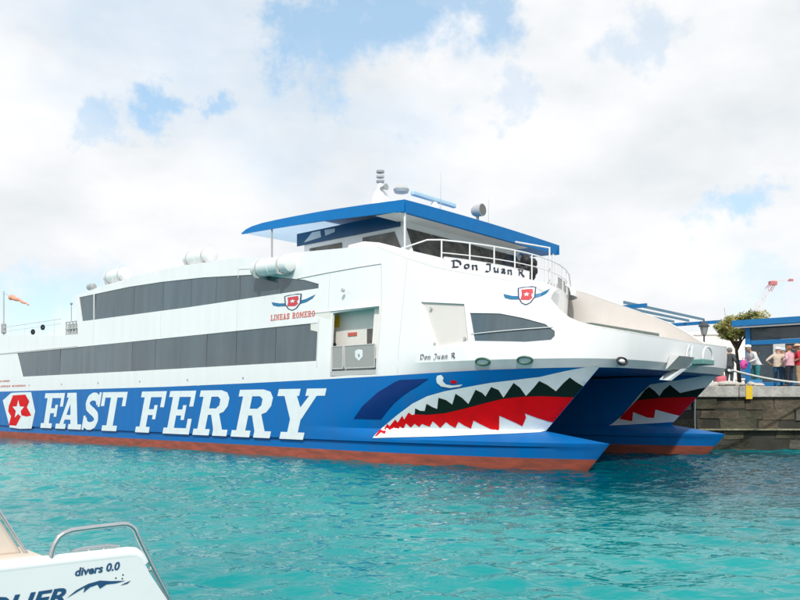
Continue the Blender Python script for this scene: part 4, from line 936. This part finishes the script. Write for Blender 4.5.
# ------------------------------------------------------------------ people
def person(name_loc, face, label, shirt, trousers, skin_c=(.45,.26,.17), h=1.72, lean=0., arms='down', forearm_skin=True, hair=None, hat=None, shoes=(.08,.07,.06), legs=None, longsleeve=False):
    k = h/1.72
    sk = mat('skin_%.2f' % skin_c[0], skin_c, .55)
    o = empty('person', name_loc, face, label, 'person', 'people waiting on the quay')
    ln = math.sin(lean); cz = math.cos(lean)
    def up(x, y, z): z_ = z-.95; return (x, y*cz+z_*ln, .95+z_*cz-y*ln*.3)       # bend at the hips, facing +y
    J = {'pel': (0,0,.95), 'spi': up(0,0,1.16), 'che': up(0,.01,1.36), 'nec': up(0,.0,1.49), 'hb': up(0,.03,1.56), 'hm': up(0,.035,1.63), 'ht': up(0,.03,1.715)}
    Rr = {'pel': .145, 'spi': .135, 'che': .15, 'nec': .058, 'hb': .074, 'hm': .098, 'ht': .07}
    E = [('pel','spi'),('spi','che'),('che','nec'),('nec','hb'),('hb','hm'),('hm','ht')]
    for sx, sd in ((-1,'l'), (1,'r')):
        J['sh'+sd] = up(.185*sx, 0, 1.41); Rr['sh'+sd] = .072
        if arms == 'forward': el, wr, hd = up(.24*sx, .10, 1.15), up(.17*sx, .32, 1.08), up(.15*sx, .40, 1.07)
        elif arms == 'bent' : el, wr, hd = up(.30*sx, -.06, 1.16), up(.20*sx, .17, 1.05), up(.14*sx, .24, 1.07)
        elif arms == 'hip'  : el, wr, hd = up(.42*sx, -.06, 1.18), up(.25*sx, .08, 1.02), up(.18*sx, .12, 1.0)
        else: el, wr, hd = up(.25*sx, -.02, 1.13), up(.26*sx, .06, .88), up(.25*sx, .08, .80)
        for n_, p_, r_ in (('el',el,.046), ('wr',wr,.033), ('hd',hd,.036)): J[n_+sd] = p_; Rr[n_+sd] = r_
        st = (legs or (0,0))[0 if sx < 0 else 1]
        J['hi'+sd] = (.095*sx,0,.90); J['kn'+sd] = (.10*sx,.02+st*.5,.50); J['an'+sd] = (.11*sx,-.02+st,.085); J['to'+sd] = (.125*sx,.15+st,.045)
        for n_, r_ in (('hi',.105), ('kn',.068), ('an',.048), ('to',.045)): Rr[n_+sd] = r_
        E += [('che','sh'+sd),('sh'+sd,'el'+sd),('el'+sd,'wr'+sd),('wr'+sd,'hd'+sd),('pel','hi'+sd),('hi'+sd,'kn'+sd),('kn'+sd,'an'+sd),('an'+sd,'to'+sd)]
    names = list(J); me = bpy.data.meshes.new('body'); me.from_pydata([Vector(J[n_])*k for n_ in names], [(names.index(a), names.index(b)) for a, b in E], [])
    tmp = bpy.data.objects.new('body', me); COL.objects.link(tmp)
    tmp.modifiers.new('Skin', 'SKIN'); ss_ = tmp.modifiers.new('Sub', 'SUBSURF'); ss_.levels = 2; ss_.render_levels = 2
    for i, n_ in enumerate(names):
        d = me.skin_vertices[0].data[i]; d.radius = (Rr[n_]*k, Rr[n_]*k*(.78 if n_ in ('spi','che','pel') else 1)); d.use_root = n_ == 'pel'
    dg = bpy.context.evaluated_depsgraph_get(); ev = bpy.data.meshes.new_from_object(tmp.evaluated_get(dg))
    bpy.data.objects.remove(tmp)
    bm = MB(); bm.v = [tuple(v.co) for v in ev.vertices]; bm.f = [tuple(p.vertices) for p in ev.polygons]
    seg = [(Vector(J[a])*k, Vector(J[b])*k, a, b) for a, b in E]
    for p in ev.polygons:
        c = p.center; best = None
        for a, b, na, nb in seg:
            d = b-a; f_ = max(0, min(1, (c-a).dot(d)/d.length_squared)); q = (a+d*f_-c).length-.5*(Rr[na]*(1-f_)+Rr[nb]*f_)
            if best is None or q < best[0]: best = (q, na, nb, f_)
        _, na, nb, f_ = best; key = na[:2]+nb[:2]
        if key in ('nehb', 'hbhm', 'hmht'): mi = 0
        elif key == 'chne': mi = 1 if f_ < .75 else 0
        elif key.startswith('el') or key.startswith('wr'): mi = 1 if (longsleeve and key.startswith('el')) else 0
        elif key.startswith('an'): mi = 3
        elif key.startswith('hi') or key.startswith('kn') or key == 'pehi': mi = 2
        elif key == 'pesp': mi = 2 if f_ < .12 else 1
        else: mi = 1
        bm.m.append(mi)
    hm = Vector(J['hm'])*k; fwd = Vector((0, cz, -ln*.3)).normalized()
    bm.ball(hm+fwd*.105*k+Vector((0,0,-.01)), (.016,.022,.022), 8, 0)                    # nose
    for sx in (-1, 1):
        bm.ball(hm+Vector((.10*sx*k,0,0)), (.014,.028,.034), 8, 0)                       # ears
        bm.ball(hm+fwd*.092*k+Vector((.036*sx,0,.02)), (.014,.008,.009), 8, 4)           # eyes
        sd = 'l' if sx < 0 else 'r'; hd = Vector(J['hd'+sd])*k; dr = (Vector(J['hd'+sd])-Vector(J['wr'+sd])).normalized()
        sidev = dr.cross(Vector((0,0,1))); sidev = sidev.normalized() if sidev.length > .2 else Vector((0,1,0))
        for q, ln_ in ((-.024,.065), (-.008,.078), (.008,.074), (.024,.058)): bm.tube([hd+sidev*q, hd+sidev*q*1.2+dr*ln_*.6, hd+sidev*q*1.1+dr*ln_+Vector((0,0,-.015))], [.010,.009,.007], 6, 0)
        bm.tube([hd-dr*.02+sidev*.03, hd+dr*.015+sidev*.055, hd+dr*.04+sidev*.055], [.011,.010,.008], 6, 0)
    bm.ball(hm+fwd*.088*k+Vector((0,0,-.045)), (.024,.008,.006), 8, 5)                   # mouth
    body = bm.build('body', [sk, mat('cloth_%.3f_%.3f_%.3f' % shirt, shirt, .85, var=.18, vscale=7, bump=.3, bscale=12), mat('cloth_%.3f_%.3f_%.3f' % trousers, trousers, .85, var=.25, vscale=6, bump=.3, bscale=12), mat('shoe_%.2f' % shoes[0], shoes, .6), black, mat('lip', (.35,.12,.1), .6)], o, smooth=60)
    # loose shirt hem over the trousers
    rows = []
    for z, rx, ry in ((.90,.185,.155), (.98,.188,.155), (1.10,.175,.148), (1.22,.175,.148), (1.34,.19,.145), (1.41,.16,.12)):
        cxy = up(0, 0, z); rows.append([Vector((cxy[0]+rx*math.cos(a), cxy[1]+ry*math.sin(a), cxy[2]-.02*ln*math.sin(a)+.006*math.sin(5*a+z*9)))*k for a in [2*math.pi*i/18 for i in range(19)]])
    MB().grid(rows).build('shirt', MATS['cloth_%.3f_%.3f_%.3f' % shirt], o, smooth=60)
    hc = hm+Vector((0, 0, .02))*k
    if hair:
        hb = MB(); pr = [(.108*math.cos(a)*k, .12*math.sin(a)*k) for a in [R(-25+115*i/7) for i in range(8)]]
        hb.lathe([(max(r_, .004), z) for r_, z in pr], hc-fwd*.018, 14); hb.build('hair', mat('hair_%.2f' % hair[0], hair, .7, var=.3, vscale=30), o, smooth=60)
    if hat:
        kind, hcol = hat; m_ = mat('hat_%.2f_%.2f' % hcol[:2], hcol, .8, var=.1); ht = MB(); top = hc+Vector((0,0,.045))*k
        ht.lathe([(.116,0),(.118,.03),(.105,.085),(.07,.115),(.01,.125)], top, 14); hto = ht.build('hat', m_, o, smooth=50)
        if kind == 'cap': MB().grid([[top+Vector((x, .08+y*(1-abs(x)*3), .008-.12*y*y)) for y in (0, .06, .13)] for x in (-.10,-.06,0,.06,.10)]).build('peak', m_, o, smooth=50)
        else: MB().lathe([(.11,.004),(.2,-.004),(.235,.012),(.235,.018),(.11,.014)], top, 18).build('brim', m_, o, smooth=50)
    o.scale = (1.22, 1.22, 1)
    return o
p1 = person((15.8, 35.0, QZ), R(100), 'person in white shirt, white cap and teal trousers stooping over a pink bag', (.72,.72,.74), (.03,.20,.22), lean=.42, arms='forward', hat=('cap', (.78,.78,.78)), longsleeve=True, h=1.84)
p2 = person((16.98, 35.4, QZ), R(-15), 'person in cream shirt, white cap and blue jeans with bent arms', (.62,.52,.42), (.02,.08,.18), arms='hip', hat=('cap', (.72,.72,.72)), h=1.72, lean=.1)
p3 = person((17.13, 34.7, QZ), R(35), 'person in pale pink shirt and dark trousers with auburn hair', (.70,.40,.46), (.015,.02,.035), arms='bent', hair=(.28,.09,.04), h=1.76, longsleeve=True)
p4 = person((17.55, 34.75, QZ), R(60), 'person in red shirt, straw sun hat and khaki trousers', (.52,.02,.04), (.40,.27,.16), arms='bent', hat=('sun', (.66,.45,.32)), h=1.80)
p5 = person((14.85, 35.6, QZ), R(-60), 'person in dark jacket with grey hair standing beside the tree trunk', (.07,.08,.09), (.05,.06,.07), arms='bent', hair=(.20,.19,.18), h=1.74, longsleeve=True)
p6 = person((14.55, 36.1, QZ), R(150), 'person in pale grey top mostly hidden behind the ferry bow', (.55,.56,.57), (.12,.13,.15), arms='down', hair=(.12,.08,.06), h=1.76)
p7 = person((17.45, 35.9, QZ), R(20), 'person in white blouse and pale blue cap behind the cream shirt', (.72,.72,.74), (.10,.14,.20), arms='bent', hat=('cap', (.50,.62,.74)), h=1.70, longsleeve=True)
p8 = person((16.2, 36.0, QZ), R(-120), 'person in white top with dark hair standing at the kiosk glass', (.70,.70,.70), (.28,.25,.22), arms='bent', hair=(.05,.035,.03), h=1.64)
p9 = person((18.05, 35.6, QZ), R(80), 'person in rose pink dress shirt and white sun hat behind the red shirt', (.62,.22,.28), (.45,.42,.38), arms='down', hat=('sun', (.76,.74,.70)), h=1.72)
bg = empty('tote_bag', (15.23, 34.95, QZ+.78), label='bright pink bag held by the stooping person in white', cat='bag')
MB().ball((0,0,.2), (.17,.12,.21), 12).build('bag_body', mat('magenta_fabric', (.72,.07,.36), .7, var=.2, vscale=9), bg, smooth=60)
MB().tube([(-.08,0,.36),(-.04,0,.5),(.04,0,.5),(.08,0,.36)], .014, 6).build('handle', mat('magenta_fabric', (.72,.07,.36)), bg)

# ------------------------------------------------------------------ dive boat in the foreground
EB = Vector((.7549, .6559, 0)); NB = Vector((-.6559, .7549, 0)); CB = Vector((-1.82, 5.52, 0))
def build_boat():
    bt = empty('dive_boat', CB, label='white dive boat stern with steel hoop rail and blue lettering in the foreground', cat='boat')
    D = lambda p, r_, z: tuple(EB*(-p)+NB*r_+Vector((0, 0, z)))
    gel = mat('boat_gelcoat', (.78, .80, .81), .2, var=.03, vscale=3, coat=.4)
    # profile of the near wing: p runs forward from the stern corner
    top = lambda p: .95+.03*p
    TOPP = [(-.30,.40),(-.19,.61),(-.12,.72),(-.07,.80),(-.035,.875),(-.01,.922),(.025,.948),(.07,.955)]+[(x, .955+.012*x) for x in (.2,.4,.6,.9,1.3,2,3,4,5,5.6)]
    OUT = TOPP+[(5.9,.5),(5.6,-.1),(4.5,-.4),(2,-.5),(-.1,-.5),(-.30,-.1)]
    def flare(p, z): return interp(p, [2.2, 6], [0, 1.0])*interp(z, [-.5, 1.1], [1.2, .8])
    for nm, r0, sg in (('hull_side', 0., 1), ('hull_side', 2.25, -1)):
        OUT = (TOPP if sg == 1 else [(.9,.3),(1.0,.6),(1.2,.9)]+TOPP[12:])+[(5.9,.5),(5.6,-.1),(4.5,-.4),(2,-.5),(-.1,-.5),(-.30,-.1)]
        v, f = fill([OUT], [], .25, subdiv=.1)
        b = MB(); th_ = .10
        b.add([D(p, r0+sg*flare(p, z), z) for p, z in v], f); b.add([D(p, r0+sg*(flare(p, z)+th_), z) for p, z in v], [g[::-1] for g in f])
        m = len(OUT); ov = []
        for i, p in enumerate(OUT):
            q = OUT[(i+1) % m]; kk = max(1, int(math.dist(p, q)/.1)); ov += [(p[0]+(q[0]-p[0])*j/kk, p[1]+(q[1]-p[1])*j/kk) for j in range(kk)]
        m = len(ov); b.add([D(p, r0+sg*flare(p, z), z) for p, z in ov]+[D(p, r0+sg*(flare(p, z)+th_), z) for p, z in ov], [(i, (i+1) % m, (i+1) % m+m, i+m) for i in range(m)])
        so = b.build(nm, gel, bt, smooth=35)
        if sg == 1: side = so
        TP = TOPP[4:] if sg == 1 else TOPP[12:]
        rb = MB(); rb.tube([D(p, r0+sg*(flare(p, z)+.05), z-.012) for p, z in TP], [.053]*len(TP), 12); rb.build('gunwale', gel, bt, smooth=60)
    MB().add([D(-.2,.05,.22), D(2.2,.05,.3), D(5.6,1.0,.4), D(5.6,1.25,.4), D(2.2,2.2,.3), D(-.2,2.2,.22)], [(0,1,2,3,4,5)]).build('deck', gel, bt)
    MB().add([D(-.25,.06,.22), D(-.25,2.19,.22), D(-.1,2.19,-.5), D(-.1,.06,-.5)], [(0,1,2,3)]).build('transom', gel, bt)
    # rail
    pts = [(.589,.97),(.578,1.03),(.565,1.07),(.535,1.118),(.50,1.14),(.455,1.153),(.30,1.158),(.12,1.160),(.08,1.155),(.05,1.140),(.025,1.115),(-.02,1.01),(-.09,.86),(-.155,.73),(-.215,.61),(-.26,.50),(-.25,.46)]
    P = [Vector(D(p, .03, z)) for p, z in pts]; Q = []
    for i in range(len(P)-1):
        for j in range(4): Q.append(P[i].lerp(P[i+1], j/4))
    Q.append(P[-1])
    ro = MB().tube(Q, .0175, 12).build('hoop_rail', steel, bt, smooth=60)
    MB().tube([D(-.115,.03,.81), D(-.085,.03,.815), D(-.04,.04,.82)], .012, 8).build('rail_stay', steel, ro, smooth=60)
    MB().lathe([(.035,0),(.035,.008),(.024,.016)], D(.589,.05,.955), 14).build('rail_foot', steel, ro, smooth=40)
    cb = MB(); cb.tube([D(.44,.06,1.008), D(.36,.06,1.018), D(.20,.06,1.016), D(.12,.06,1.004)], [.009,.013,.013,.009], 10); co_ = cb.build('cleat', steel, bt, smooth=60)
    for p in (.33, .23): MB().tube([D(p,.06,.965), D(p,.06,1.012)], [.02,.012], 10).build('cleat_foot', steel, co_, smooth=60)
    # seat and coaming forward
    cush = mat('beige_vinyl', (.66,.58,.50), .5, var=.08, vscale=4)
    MB().add([D(.62,.16,.86), D(1.9,.16,.86), D(1.9,.75,.86), D(.62,.75,.86), D(.58,.14,.99), D(1.9,.14,1.02), D(1.9,.75,1.02), D(.60,.60,.99)], [(3,2,1,0),(4,5,6,7),(0,1,5,4),(1,2,6,5),(2,3,7,6),(3,0,4,7)]).build('seat_cushion', cush, bt, bevel=.03)
    MB().add([D(.68,.30,.98), D(1.9,.30,1.0), D(1.9,.42,1.0), D(.68,.42,.98), D(.95,.30,1.46), D(1.9,.30,1.50), D(1.9,.42,1.50), D(.95,.42,1.46)], [(3,2,1,0),(4,5,6,7),(0,1,5,4),(1,2,6,5),(2,3,7,6),(3,0,4,7)]).build('seat_backrest', cush, bt, bevel=.025)
    MB().tube([D(.665,.29,.99), D(.935,.29,1.47), D(.99,.29,1.5)], .013, 8).build('backrest_frame', steel, bt, smooth=60)
    # lettering
    navy_l = mat('boat_navy', (.012,.07,.17), .4)
    def put(txt, x0, z0, size, shear, bold, slope, sx=1.):
        v, f = font_mesh(txt, size, shear, bold)
        MB().add([D(x0-x*sx, flare(x0-x*sx, z0+y+slope*x)-.004, z0+y+slope*x) for x, y, _ in v], f).build('lettering', navy_l, side)
    put('divers 0.0', .448, .853, .075, .18, .0022, .012, 1.02)
    put('OLIER', 1.02, .685, .145, .30, .004, .0, 1.32)
    wv = [[(0,0),(.06,.045),(.13,.075),(.20,.085),(.27,.07),(.36,.058),(.30,.05),(.24,.052),(.20,.03),(.185,.06),(.14,.05),(.10,.02),(.11,.055),(.06,.03)]]
    v, f = fill(wv); MB().add([D(.50-x*1.1, flare(.5, .72+y)-.004, .715+y) for x, y in v], f).build('wave_logo', navy_l, side)
    v, f = fill([[(0,0),(.05,.005),(.075,.025),(.06,.02),(.03,.012)]]); MB().add([D(.14-x, flare(.5, .75)-.004, .745+y) for x, y in v], f).build('wave_logo', navy_l, side)
    for p, z in ((.17,.80), (.12,.815), (.125,.79)): MB().ball(D(p, flare(p, z), z), .006, 8).build('rivet', black, side)
build_boat()
